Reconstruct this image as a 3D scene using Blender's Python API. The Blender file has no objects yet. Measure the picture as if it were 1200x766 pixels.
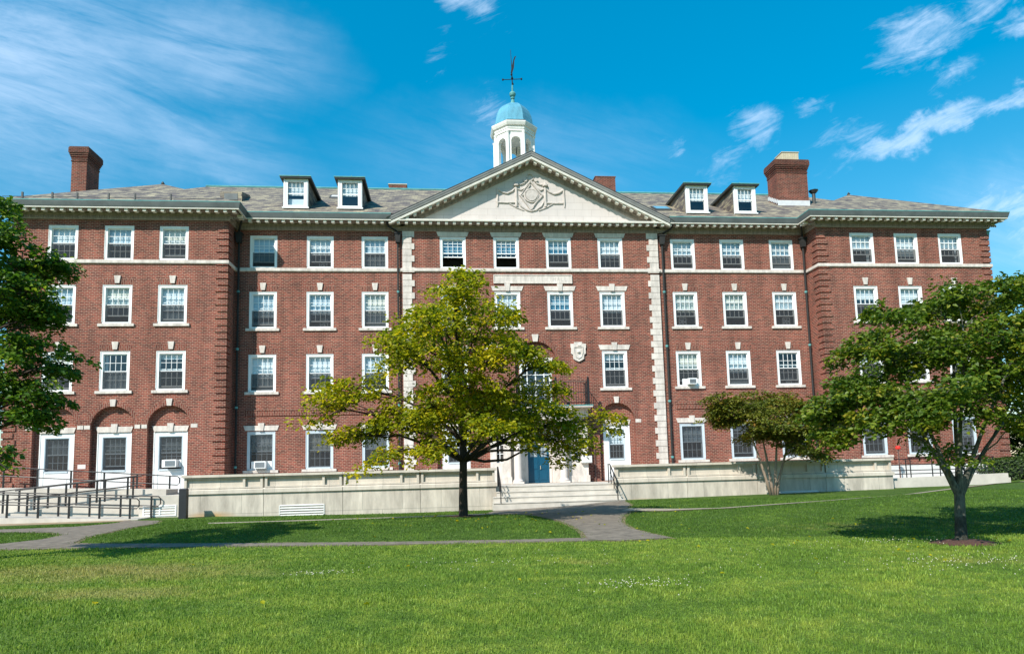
import bpy, bmesh, math, random
import numpy as np
from mathutils import Vector, Matrix

rad = math.radians
sc = bpy.context.scene
col = sc.collection

# ---------------------------------------------------------------- camera
cam_d = bpy.data.cameras.new('camera')
cam = bpy.data.objects.new('camera', cam_d)
col.objects.link(cam)
sc.camera = cam
CAM = Vector((-5.399, -38.573, 1.6485))
yaw, pitch, roll = rad(5.608), rad(5.948), rad(-1.457)
fwd = Vector((math.sin(yaw) * math.cos(pitch), math.cos(yaw) * math.cos(pitch), math.sin(pitch)))
rgt = Vector((math.cos(yaw), -math.sin(yaw), 0))
upv = rgt.cross(fwd)
r2 = rgt * math.cos(roll) + upv * math.sin(roll)
u2 = -rgt * math.sin(roll) + upv * math.cos(roll)
M = Matrix((r2, u2, -fwd)).transposed().to_4x4()
M.translation = CAM
cam.matrix_world = M
cam_d.sensor_width = 36
cam_d.lens = 785.43 / 1200 * 36
cam_d.shift_x = 3.3 / 1200
cam_d.shift_y = 86.57 / 1200
cam_d.clip_end = 3000

# ---------------------------------------------------------------- light
SUN_AZ, SUN_EL = 220.0, 42.5          # degrees clockwise from +Y, elevation
sd = Vector((math.sin(rad(SUN_AZ)) * math.cos(rad(SUN_EL)), math.cos(rad(SUN_AZ)) * math.cos(rad(SUN_EL)), math.sin(rad(SUN_EL))))
sun_d = bpy.data.lights.new('sun', 'SUN')
sun_d.energy = 4.6
sun_d.angle = rad(0.5)
sun_d.color = (1.0, 0.95, 0.87)
sun = bpy.data.objects.new('sun', sun_d)
sun.rotation_euler = (-sd).to_track_quat('-Z', 'Y').to_euler()
sun.location = (-60, -60, 60)
col.objects.link(sun)

vs = sc.view_settings
vs.view_transform = 'Standard'
vs.look = 'None'
vs.exposure = 0.6
vs.gamma = 1.0
vs.use_curve_mapping = False

# ---------------------------------------------------------------- sky
W = bpy.data.worlds.new('World')
sc.world = W
W.use_nodes = True
wt = W.node_tree
for n in list(wt.nodes):
    wt.nodes.remove(n)


def nd(t, typ, **kw):
    n = t.nodes.new(typ)
    for k, v in kw.items():
        if k.startswith('i_'):
            n.inputs[int(k[2:])].default_value = v
        else:
            setattr(n, k, v)
    return n


def lk(t, a, ai, b, bi):
    t.links.new(a.outputs[ai], b.inputs[bi])


def mth(t, op, a=None, b=None, clamp=False):
    n = t.nodes.new('ShaderNodeMath')
    n.operation = op
    n.use_clamp = clamp
    for i, x in enumerate((a, b)):
        if x is None:
            continue
        if isinstance(x, (int, float)):
            n.inputs[i].default_value = x
        else:
            t.links.new(x, n.inputs[i])
    return n.outputs[0]


out = nd(wt, 'ShaderNodeOutputWorld')
bg = nd(wt, 'ShaderNodeBackground')
bg.inputs['Strength'].default_value = 0.115
lk(wt, bg, 0, out, 0)
sky = nd(wt, 'ShaderNodeTexSky', sky_type='NISHITA')
sky.sun_disc = False
sky.sun_elevation = rad(SUN_EL)
sky.sun_rotation = rad(SUN_AZ)
sky.altitude = 100
sky.air_density = 1.0
sky.dust_density = 0.3
sky.ozone_density = 2.5
hsv = nd(wt, 'ShaderNodeHueSaturation')
hsv.inputs['Hue'].default_value = 0.475
hsv.inputs['Saturation'].default_value = 1.42
hsv.inputs['Value'].default_value = 1.0
lk(wt, sky, 0, hsv, 4)
tc = nd(wt, 'ShaderNodeTexCoord')
sep = nd(wt, 'ShaderNodeSeparateXYZ')
lk(wt, tc, 0, sep, 0)
yy = mth(wt, 'MAXIMUM', sep.outputs[1], 0.05)
gs = mth(wt, 'DIVIDE', sep.outputs[0], yy)
gt = mth(wt, 'DIVIDE', sep.outputs[2], yy)
comb = nd(wt, 'ShaderNodeCombineXYZ')
wt.links.new(gs, comb.inputs[0])
wt.links.new(gt, comb.inputs[1])
front = mth(wt, 'GREATER_THAN', sep.outputs[1], 0.05)


def warped(scale, amt, detail):
    n_ = nd(wt, 'ShaderNodeTexNoise', noise_dimensions='3D')
    n_.inputs['Scale'].default_value = scale
    n_.inputs['Detail'].default_value = detail
    n_.inputs['Roughness'].default_value = 0.6
    lk(wt, comb, 0, n_, 0)
    a_ = nd(wt, 'ShaderNodeVectorMath', operation='SUBTRACT')
    lk(wt, n_, 1, a_, 0)
    a_.inputs[1].default_value = (0.5, 0.5, 0.5)
    b_ = nd(wt, 'ShaderNodeVectorMath', operation='SCALE')
    lk(wt, a_, 0, b_, 0)
    b_.inputs['Scale'].default_value = amt
    c_ = nd(wt, 'ShaderNodeVectorMath', operation='ADD')
    lk(wt, comb, 0, c_, 0)
    lk(wt, b_, 0, c_, 1)
    return c_


warp = warped(12.0, 0.09, 6)
deep = nd(wt, 'ShaderNodeMapRange')
lk(wt, sep, 2, deep, 0)
deep.inputs[1].default_value = 0.15
deep.inputs[2].default_value = 0.65
deep.inputs[3].default_value = 0.87
deep.inputs[4].default_value = 1.38
lk(wt, deep, 0, hsv, 2)
satr = nd(wt, 'ShaderNodeMapRange')
lk(wt, sep, 2, satr, 0)
satr.inputs[1].default_value = 0.15
satr.inputs[2].default_value = 0.55
satr.inputs[3].default_value = 1.32
satr.inputs[4].default_value = 1.52
lk(wt, satr, 0, hsv, 1)


def ellipse_mask(cx, cy, rx, ry, ang, amp):
    m = nd(wt, 'ShaderNodeMapping', vector_type='TEXTURE')
    m.inputs['Location'].default_value = (cx, cy, 0)
    m.inputs['Rotation'].default_value = (0, 0, rad(ang))
    m.inputs['Scale'].default_value = (rx, ry, 1)
    lk(wt, warp, 0, m, 0)
    v = nd(wt, 'ShaderNodeVectorMath', operation='LENGTH')
    lk(wt, m, 0, v, 0)
    r = nd(wt, 'ShaderNodeMapRange', interpolation_type='SMOOTHSTEP')
    wt.links.new(v.outputs['Value'], r.inputs[0])
    r.inputs[1].default_value = 1.0
    r.inputs[2].default_value = 0.0
    r.inputs[3].default_value = 0.0
    r.inputs[4].default_value = amp
    return r.outputs[0]


def maxall(lst):
    o = lst[0]
    for x in lst[1:]:
        o = mth(wt, 'MAXIMUM', o, x)
    return o


def streak_noise(ang, sx, sy, detail, rough):
    m = nd(wt, 'ShaderNodeMapping', vector_type='TEXTURE')
    m.inputs['Rotation'].default_value = (0, 0, rad(ang))
    m.inputs['Scale'].default_value = (sx, sy, 1)
    lk(wt, comb, 0, m, 0)
    n = nd(wt, 'ShaderNodeTexNoise', noise_dimensions='3D')
    n.inputs['Scale'].default_value = 1.0
    n.inputs['Detail'].default_value = detail
    n.inputs['Roughness'].default_value = rough
    n.inputs['Distortion'].default_value = 0.6
    lk(wt, m, 0, n, 0)
    return n.outputs[0]


veil = maxall([ellipse_mask(-0.64, 0.62, 0.46, 0.28, -14, 1.0), ellipse_mask(-0.36, 0.65, 0.28, 0.14, -12, 0.75),
               ellipse_mask(-0.40, 0.52, 0.30, 0.10, -20, 0.6), ellipse_mask(-0.33, 0.455, 0.16, 0.03, -16, 0.45),
               ellipse_mask(0.12, 0.50, 0.40, 0.12, 0, 0.30), ellipse_mask(1.0, 0.40, 0.30, 0.16, 8, 0.55)])
puff = maxall([ellipse_mask(0.825, 0.725, 0.19, 0.085, 24, 1.0), ellipse_mask(0.95, 0.79, 0.14, 0.05, 26, 0.9),
               ellipse_mask(1.02, 0.755, 0.12, 0.06, 28, 0.95), ellipse_mask(0.875, 0.655, 0.13, 0.045, 38, 0.8),
               ellipse_mask(0.80, 0.548, 0.31, 0.042, 21, 1.2), ellipse_mask(0.98, 0.615, 0.17, 0.04, 22, 0.9),
               ellipse_mask(0.69, 0.555, 0.14, 0.05, 30, 0.62), ellipse_mask(0.52, 0.55, 0.08, 0.06, 30, 0.85),
               ellipse_mask(0.46, 0.485, 0.10, 0.05, 40, 0.7), ellipse_mask(0.615, 0.587, 0.07, 0.035, 20, 0.8),
               ellipse_mask(0.95, 0.42, 0.20, 0.09, 8, 1.0), ellipse_mask(1.05, 0.36, 0.25, 0.09, 8, 0.95),
               ellipse_mask(0.04, 0.755, 0.11, 0.07, -30, 0.95), ellipse_mask(0.0, 0.66, 0.05, 0.08, -20, 0.42),
               ellipse_mask(0.075, 0.555, 0.08, 0.08, 20, 0.72), ellipse_mask(0.17, 0.53, 0.06, 0.05, 0, 0.62),
               ellipse_mask(0.37, 0.50, 0.06, 0.05, 0, 0.62)])
nv = streak_noise(-17, 0.34, 0.06, 9, 0.66)
nv2 = streak_noise(-13, 0.10, 0.018, 8, 0.62)
vn = mth(wt, 'ADD', mth(wt, 'MULTIPLY', nv, 0.72), mth(wt, 'MULTIPLY', nv2, 0.28))
vr = nd(wt, 'ShaderNodeMapRange', interpolation_type='SMOOTHSTEP')
wt.links.new(vn, vr.inputs[0])
vr.inputs[1].default_value = 0.22
vr.inputs[2].default_value = 0.72
veil_f = mth(wt, 'MULTIPLY', mth(wt, 'MULTIPLY', veil, vr.outputs[0]), 0.50)
np_ = streak_noise(27, 0.11, 0.028, 10, 0.70)
pf = mth(wt, 'SUBTRACT', mth(wt, 'ADD', mth(wt, 'MULTIPLY', puff, 0.80), mth(wt, 'MULTIPLY', mth(wt, 'SUBTRACT', np_, 0.5), 1.55)), 0.26)
pfr = nd(wt, 'ShaderNodeMapRange', interpolation_type='SMOOTHSTEP')
wt.links.new(pf, pfr.inputs[0])
pfr.inputs[1].default_value = 0.0
pfr.inputs[2].default_value = 0.85
puff_f = mth(wt, 'MULTIPLY', mth(wt, 'MULTIPLY', pfr.outputs[0], mth(wt, 'GREATER_THAN', puff, 0.001)), 0.50)
cl = mth(wt, 'MULTIPLY', mth(wt, 'MAXIMUM', veil_f, puff_f), front, True)
mixc = nd(wt, 'ShaderNodeMixRGB')
wt.links.new(cl, mixc.inputs[0])
lk(wt, hsv, 0, mixc, 1)
mixc.inputs[2].default_value = (6.0, 7.0, 8.6, 1)
lk(wt, mixc, 0, bg, 0)

# ---------------------------------------------------------------- materials
MATS = {}


def newmat(name):
    m = bpy.data.materials.new(name)
    m.use_nodes = True
    t = m.node_tree
    b = t.nodes['Principled BSDF']
    MATS[name] = m
    return m, t, b


def plain(name, c, rough=0.7, noise=0.15, scale=6.0, metal=0.0, spec=0.4, bump=0.0, stretch=None):
    m, t, b = newmat(name)
    tcn = nd(t, 'ShaderNodeTexCoord')
    n = nd(t, 'ShaderNodeTexNoise')
    n.inputs['Scale'].default_value = scale
    n.inputs['Detail'].default_value = 6
    n.inputs['Roughness'].default_value = 0.65
    if stretch:
        mp = nd(t, 'ShaderNodeMapping')
        mp.inputs['Scale'].default_value = stretch
        lk(t, tcn, 3, mp, 0)
        lk(t, mp, 0, n, 0)
    else:
        lk(t, tcn, 3, n, 0)
    r = nd(t, 'ShaderNodeMapRange')
    r.inputs[1].default_value = 0.3
    r.inputs[2].default_value = 0.7
    r.inputs[3].default_value = 1 - noise
    r.inputs[4].default_value = 1 + noise
    lk(t, n, 0, r, 0)
    mx = nd(t, 'ShaderNodeMixRGB', blend_type='MULTIPLY')
    mx.inputs[0].default_value = 1
    mx.inputs[1].default_value = (*c, 1)
    lk(t, r, 0, mx, 2)
    lk(t, mx, 0, b, 0)
    b.inputs['Roughness'].default_value = rough
    b.inputs['Metallic'].default_value = metal
    b.inputs['Specular IOR Level'].default_value = spec
    if bump:
        bp = nd(t, 'ShaderNodeBump')
        bp.inputs['Strength'].default_value = bump
        bp.inputs['Distance'].default_value = 0.02
        lk(t, n, 0, bp, 'Height')
        lk(t, bp, 0, b, 'Normal')
    return m


def wall_uv(t, swap=False):
    """(along wall, height) whatever way the wall faces; roof faces use height too"""
    g = nd(t, 'ShaderNodeNewGeometry')
    tcn = nd(t, 'ShaderNodeTexCoord')
    sp = nd(t, 'ShaderNodeSeparateXYZ')
    lk(t, tcn, 3, sp, 0)
    sn = nd(t, 'ShaderNodeSeparateXYZ')
    lk(t, g, 1, sn, 0)
    ax = mth(t, 'ABSOLUTE', sn.outputs[0])
    ay = mth(t, 'ABSOLUTE', sn.outputs[1])
    side = mth(t, 'GREATER_THAN', ax, ay)
    inv = mth(t, 'SUBTRACT', 1.0, side)
    u = mth(t, 'ADD', mth(t, 'MULTIPLY', sp.outputs[0], inv), mth(t, 'MULTIPLY', sp.outputs[1], side))
    c = nd(t, 'ShaderNodeCombineXYZ')
    t.links.new(u, c.inputs[1 if swap else 0])
    t.links.new(sp.outputs[2], c.inputs[0 if swap else 1])
    return c, tcn


def brick_mat(name, swap=False, tone=1.0):
    m, t, b = newmat(name)
    c, tcn = wall_uv(t, swap)
    br = nd(t, 'ShaderNodeTexBrick')
    br.offset = 0.5
    br.inputs['Color1'].default_value = (0.235 * tone, 0.056 * tone, 0.037 * tone, 1)
    br.inputs['Color2'].default_value = (0.085 * tone, 0.025 * tone, 0.020 * tone, 1)
    br.inputs['Mortar'].default_value = (0.35 * tone, 0.225 * tone, 0.165 * tone, 1)
    br.inputs['Scale'].default_value = 1
    br.inputs['Mortar Size'].default_value = 0.011
    br.inputs['Mortar Smooth'].default_value = 0.2
    br.inputs['Bias'].default_value = -0.1
    br.inputs['Brick Width'].default_value = 0.25
    br.inputs['Row Height'].default_value = 0.092
    lk(t, c, 0, br, 0)
    # pale header bricks on a second bond grid
    b2 = nd(t, 'ShaderNodeTexBrick')
    b2.offset = 0.5
    b2.inputs['Color1'].default_value = (0, 0, 0, 1)
    b2.inputs['Color2'].default_value = (1, 1, 1, 1)
    b2.inputs['Mortar'].default_value = (0, 0, 0, 1)
    b2.inputs['Scale'].default_value = 1
    b2.inputs['Mortar Size'].default_value = 0.012
    b2.inputs['Bias'].default_value = -0.3
    b2.inputs['Brick Width'].default_value = 0.125
    b2.inputs['Row Height'].default_value = 0.092
    lk(t, c, 0, b2, 0)
    pw = mth(t, 'POWER', b2.outputs[0], 5.0)
    mxh = nd(t, 'ShaderNodeMixRGB')
    t.links.new(mth(t, 'MULTIPLY', pw, 0.95), mxh.inputs[0])
    lk(t, br, 0, mxh, 1)
    mxh.inputs[2].default_value = (0.50 * tone, 0.235 * tone, 0.125 * tone, 1)
    n = nd(t, 'ShaderNodeTexNoise')
    n.inputs['Scale'].default_value = 0.55
    n.inputs['Detail'].default_value = 8
    n.inputs['Roughness'].default_value = 0.7
    lk(t, tcn, 3, n, 0)
    r = nd(t, 'ShaderNodeMapRange')
    r.inputs[1].default_value = 0.3
    r.inputs[2].default_value = 0.7
    r.inputs[3].default_value = 0.76
    r.inputs[4].default_value = 1.22
    lk(t, n, 0, r, 0)
    mx0 = nd(t, 'ShaderNodeMixRGB', blend_type='MULTIPLY')
    mx0.inputs[0].default_value = 1
    lk(t, mxh, 0, mx0, 1)
    lk(t, r, 0, mx0, 2)
    # rain streaks and grime running down the wall
    mps = nd(t, 'ShaderNodeMapping')
    mps.inputs['Scale'].default_value = (1.6, 1.6, 0.13)
    lk(t, tcn, 3, mps, 0)
    ns_ = nd(t, 'ShaderNodeTexNoise')
    ns_.inputs['Scale'].default_value = 1.0
    ns_.inputs['Detail'].default_value = 8
    ns_.inputs['Roughness'].default_value = 0.65
    lk(t, mps, 0, ns_, 0)
    rs_ = nd(t, 'ShaderNodeMapRange')
    lk(t, ns_, 0, rs_, 0)
    rs_.inputs[1].default_value = 0.32
    rs_.inputs[2].default_value = 0.62
    rs_.inputs[3].default_value = 0.74
    rs_.inputs[4].default_value = 1.08
    mx = nd(t, 'ShaderNodeMixRGB', blend_type='MULTIPLY')
    mx.inputs[0].default_value = 1
    lk(t, mx0, 0, mx, 1)
    lk(t, rs_, 0, mx, 2)
    lk(t, mx, 0, b, 0)
    b.inputs['Roughness'].default_value = 0.88
    b.inputs['Specular IOR Level'].default_value = 0.25
    bp = nd(t, 'ShaderNodeBump')
    bp.inputs['Strength'].default_value = 0.6
    bp.inputs['Distance'].default_value = 0.012
    bp.invert = True
    lk(t, br, 1, bp, 'Height')
    lk(t, bp, 0, b, 'Normal')
    return m


brick_mat('brick')
brick_mat('brick_soldier', swap=True, tone=0.92)
brick_mat('brick_chimney', tone=0.78)
brick_mat('brick_sooty', tone=0.45)


def block_mat(name, c, joint, bw, rh, msize=0.012, var=0.08, streak=0.25):
    m, t, b = newmat(name)
    cc, tcn = wall_uv(t)
    br = nd(t, 'ShaderNodeTexBrick')
    br.inputs['Color1'].default_value = (*[x * (1 + var) for x in c], 1)
    br.inputs['Color2'].default_value = (*[x * (1 - var) for x in c], 1)
    br.inputs['Mortar'].default_value = (*joint, 1)
    br.inputs['Scale'].default_value = 1
    br.inputs['Mortar Size'].default_value = msize
    br.inputs['Brick Width'].default_value = bw
    br.inputs['Row Height'].default_value = rh
    lk(t, cc, 0, br, 0)
    mp = nd(t, 'ShaderNodeMapping')
    mp.inputs['Scale'].default_value = (2.2, 2.2, 0.5)
    lk(t, tcn, 3, mp, 0)
    n = nd(t, 'ShaderNodeTexNoise')
    n.inputs['Scale'].default_value = 0.9
    n.inputs['Detail'].default_value = 9
    n.inputs['Roughness'].default_value = 0.68
    lk(t, mp, 0, n, 0)
    r = nd(t, 'ShaderNodeMapRange')
    r.inputs[1].default_value = 0.3
    r.inputs[2].default_value = 0.7
    r.inputs[3].default_value = 1 - streak
    r.inputs[4].default_value = 1 + streak * 0.55
    lk(t, n, 0, r, 0)
    mx = nd(t, 'ShaderNodeMixRGB', blend_type='MULTIPLY')
    mx.inputs[0].default_value = 1
    lk(t, br, 0, mx, 1)
    lk(t, r, 0, mx, 2)
    last = mx
    if name == 'foundation_stone':
        f_ = None
        for sx_, sz_, rx_, rz_ in STAINS:
            mpp = nd(t, 'ShaderNodeMapping', vector_type='TEXTURE')
            mpp.inputs['Location'].default_value = (sx_, -6.0, sz_)
            mpp.inputs['Scale'].default_value = (rx_, 100, rz_)
            lk(t, tcn, 3, mpp, 0)
            vl = nd(t, 'ShaderNodeVectorMath', operation='LENGTH')
            lk(t, mpp, 0, vl, 0)
            q_ = mth(t, 'SUBTRACT', 1.0, vl.outputs['Value'], True)
            f_ = q_ if f_ is None else mth(t, 'MAXIMUM', f_, q_)
        f_ = mth(t, 'MULTIPLY', mth(t, 'MULTIPLY', f_, n.outputs[0]), 2.2, True)
        mo = nd(t, 'ShaderNodeMixRGB')
        t.links.new(f_, mo.inputs[0])
        lk(t, mx, 0, mo, 1)
        mo.inputs[2].default_value = (0.44, 0.26, 0.10, 1)
        last = mo
    lk(t, last, 0, b, 0)
    b.inputs['Roughness'].default_value = 0.85
    b.inputs['Specular IOR Level'].default_value = 0.3
    return m


STAINS = [(-8.6, -.05, 1.2, .35), (-6.0, -.12, 1.3, .30), (16.8, .36, .55, .30), (10.9, .3, .5, .3)]
block_mat('tympanum_stone', (0.54, 0.485, 0.45), (0.42, 0.37, 0.34), 1.05, 0.42, 0.010, 0.03, 0.08)
block_mat('terrace_stone', (0.53, 0.47, 0.39), (0.30, 0.28, 0.24), 1.25, 3.0, 0.008, 0.05, 0.22)
block_mat('foundation_stone', (0.50, 0.445, 0.37), (0.28, 0.26, 0.22), 1.85, 3.0, 0.010, 0.06, 0.42)
plain('limestone', (0.56, 0.50, 0.445), 0.85, 0.26, 2.2, stretch=(2, 2, 0.7))
plain('relief_stone', (0.47, 0.42, 0.38), 0.85, 0.2, 5.0)
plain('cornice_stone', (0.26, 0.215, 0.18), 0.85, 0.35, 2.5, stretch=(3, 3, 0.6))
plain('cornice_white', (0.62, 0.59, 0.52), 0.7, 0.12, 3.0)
plain('white_paint', (0.74, 0.735, 0.72), 0.5, 0.09, 2.5, stretch=(2, 2, .5))
plain('cupola_paint', (0.74, 0.73, 0.69), 0.5, 0.10, 3.0, stretch=(2, 2, 0.5))
plain('screen_frame', (0.50, 0.56, 0.60), 0.4, 0.05, 4.0)
plain('verdigris', (0.09, 0.27, 0.26), 0.7, 0.28, 2.2)
plain('verdigris_pale', (0.085, 0.28, 0.38), 0.7, 0.22, 1.6, stretch=(2, 2, 0.6))
plain('gutter_copper', (0.10, 0.115, 0.115), 0.6, 0.25, 1.5)
plain('raking_metal', (0.20, 0.20, 0.19), 0.6, 0.2, 1.5)
plain('dark_copper', (0.045, 0.05, 0.048), 0.55, 0.3, 3.0)
plain('downspout_copper', (0.022, 0.022, 0.021), 0.8, 0.35, 1.2)
plain('iron', (0.012, 0.012, 0.013), 0.45, 0.2, 10)
plain('blue_door', (0.003, 0.062, 0.115), 0.4, 0.08, 4)
plain('door_frame', (0.62, 0.55, 0.50), 0.6, 0.06, 4)
plain('concrete', (0.50, 0.455, 0.39), 0.88, 0.16, 1.2)
plain('step_stone', (0.50, 0.46, 0.40), 0.85, 0.16, 2.0)
plain('vent_metal', (0.58, 0.57, 0.54), 0.5, 0.05, 6)
plain('red_cap', (0.65, 0.03, 0.02), 0.45, 0.05, 6)
plain('post_brown', (0.11, 0.06, 0.05), 0.6, 0.1, 6)
plain('sign_plate', (0.72, 0.55, 0.52), 0.5, 0.05, 6)
plain('metal_flue', (0.48, 0.42, 0.30), 0.5, 0.12, 3)
plain('flashing', (0.55, 0.56, 0.56), 0.5, 0.12, 3)
plain('mulch', (0.075, 0.035, 0.024), 0.95, 0.5, 25, bump=0.6)
plain('soil', (0.30, 0.22, 0.13), 0.95, 0.3, 4, bump=0.4)
plain('path_soil', (0.17, 0.13, 0.07), 0.95, 0.4, 6, bump=0.4)
plain('bollard_dark', (0.014, 0.016, 0.018), 0.5, 0.2, 5)
plain('fan_white', (0.26, 0.27, 0.28), 0.5, 0.05, 5)
plain('fan_dark', (0.10, 0.10, 0.11), 0.5, 0.05, 5)
plain('bark_dark', (0.040, 0.030, 0.022), 0.95, 0.45, 9, bump=0.8, stretch=(3, 3, 0.6))
plain('bark_grey', (0.085, 0.085, 0.066), 0.95, 0.7, 9, bump=0.8, stretch=(2, 2, 0.8))
plain('bark_tan', (0.27, 0.20, 0.145), 0.95, 0.3, 9, bump=0.5, stretch=(3, 3, 0.6))
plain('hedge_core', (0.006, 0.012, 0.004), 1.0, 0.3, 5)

# slate
m, t, b = newmat('slate')
cc, tcn = wall_uv(t)
br = nd(t, 'ShaderNodeTexBrick')
br.inputs['Color1'].default_value = (0.275, 0.245, 0.18, 1)
br.inputs['Color2'].default_value = (0.088, 0.074, 0.078, 1)
br.inputs['Mortar'].default_value = (0.05, 0.047, 0.045, 1)
br.inputs['Scale'].default_value = 1
br.inputs['Mortar Size'].default_value = 0.008
br.inputs['Brick Width'].default_value = 0.42
br.inputs['Row Height'].default_value = 0.14
lk(t, cc, 0, br, 0)
mp = nd(t, 'ShaderNodeMapping')
mp.inputs['Scale'].default_value = (1.5, 1.5, 5.0)
lk(t, tcn, 3, mp, 0)
n = nd(t, 'ShaderNodeTexNoise')
n.inputs['Scale'].default_value = 1.0
n.inputs['Detail'].default_value = 7
n.inputs['Roughness'].default_value = 0.7
lk(t, mp, 0, n, 0)
ramp = nd(t, 'ShaderNodeValToRGB')
e = ramp.color_ramp.elements
e[0].position = 0.30
e[0].color = (0.42, 0.37, 0.46, 1)
e[1].position = 0.72
e[1].color = (1.75, 1.68, 1.35, 1)
k = e.new(0.5)
k.color = (1.02, 0.98, 0.90, 1)
lk(t, n, 0, ramp, 0)
mx = nd(t, 'ShaderNodeMixRGB', blend_type='MULTIPLY')
mx.inputs[0].default_value = 1
lk(t, br, 0, mx, 1)
lk(t, ramp, 0, mx, 2)
lk(t, mx, 0, b, 0)
b.inputs['Roughness'].default_value = 0.75

# glass: mostly clear, mirrors a little sky
m, t, b = newmat('glass')
t.nodes.remove(b)
o = t.nodes['Material Output']
tr = nd(t, 'ShaderNodeBsdfTransparent')
tr.inputs[0].default_value = (0.88, 0.92, 0.93, 1)
gl = nd(t, 'ShaderNodeBsdfGlossy')
gl.inputs[0].default_value = (0.9, 0.95, 1.0, 1)
gl.inputs['Roughness'].default_value = 0.02
fr = nd(t, 'ShaderNodeLayerWeight')
fr.inputs[0].default_value = 0.5
f2 = mth(t, 'ADD', mth(t, 'MULTIPLY', mth(t, 'POWER', fr.outputs[1], 4.0), 0.8), 0.075, True)
ms = nd(t, 'ShaderNodeMixShader')
t.links.new(f2, ms.inputs[0])
lk(t, tr, 0, ms, 1)
lk(t, gl, 0, ms, 2)
lk(t, ms, 0, o, 0)

plain('blind', (0.60, 0.65, 0.68), 0.8, 0.06, 1.2)
plain('blind_cream', (0.64, 0.61, 0.52), 0.8, 0.08, 1.2)
plain('blind_blue', (0.44, 0.53, 0.59), 0.8, 0.08, 1.2)
plain('blind_grey', (0.27, 0.31, 0.33), 0.8, 0.08, 1.5)
m, t, b = newmat('insect_screen')
t.nodes.remove(b)
tr = nd(t, 'ShaderNodeBsdfTransparent')
df = nd(t, 'ShaderNodeBsdfDiffuse')
df.inputs[0].default_value = (0.050, 0.052, 0.056, 1)
ms = nd(t, 'ShaderNodeMixShader')
ms.inputs[0].default_value = 0.60
lk(t, tr, 0, ms, 1)
lk(t, df, 0, ms, 2)
lk(t, ms, 0, t.nodes['Material Output'], 0)
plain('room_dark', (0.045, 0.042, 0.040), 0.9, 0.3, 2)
plain('painted_sky_blue', (0.13, 0.30, 0.40), 0.35, 0.1, 1.0)  # blue of mirrored sky, put into the colour

# asphalt, walk
plain('asphalt', (0.165, 0.136, 0.104), 0.95, 0.45, 3.5, bump=0.3)
plain('walk_concrete', (0.30, 0.255, 0.19), 0.95, 0.2, 5, bump=0.2)


def mask_nodes(t, vec_out, cx, cy, rx, ry, ang):
    mp_ = nd(t, 'ShaderNodeMapping', vector_type='TEXTURE')
    mp_.inputs['Location'].default_value = (cx, cy, 0)
    mp_.inputs['Rotation'].default_value = (0, 0, rad(ang))
    mp_.inputs['Scale'].default_value = (rx, ry, 1000)
    t.links.new(vec_out, mp_.inputs[0])
    v = nd(t, 'ShaderNodeVectorMath', operation='LENGTH')
    lk(t, mp_, 0, v, 0)
    r_ = nd(t, 'ShaderNodeMapRange', interpolation_type='SMOOTHSTEP')
    t.links.new(v.outputs['Value'], r_.inputs[0])
    r_.inputs[1].default_value = 1.0
    r_.inputs[2].default_value = 0.0
    r_.inputs[3].default_value = 0.0
    r_.inputs[4].default_value = 1.0
    return r_.outputs[0]


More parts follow.
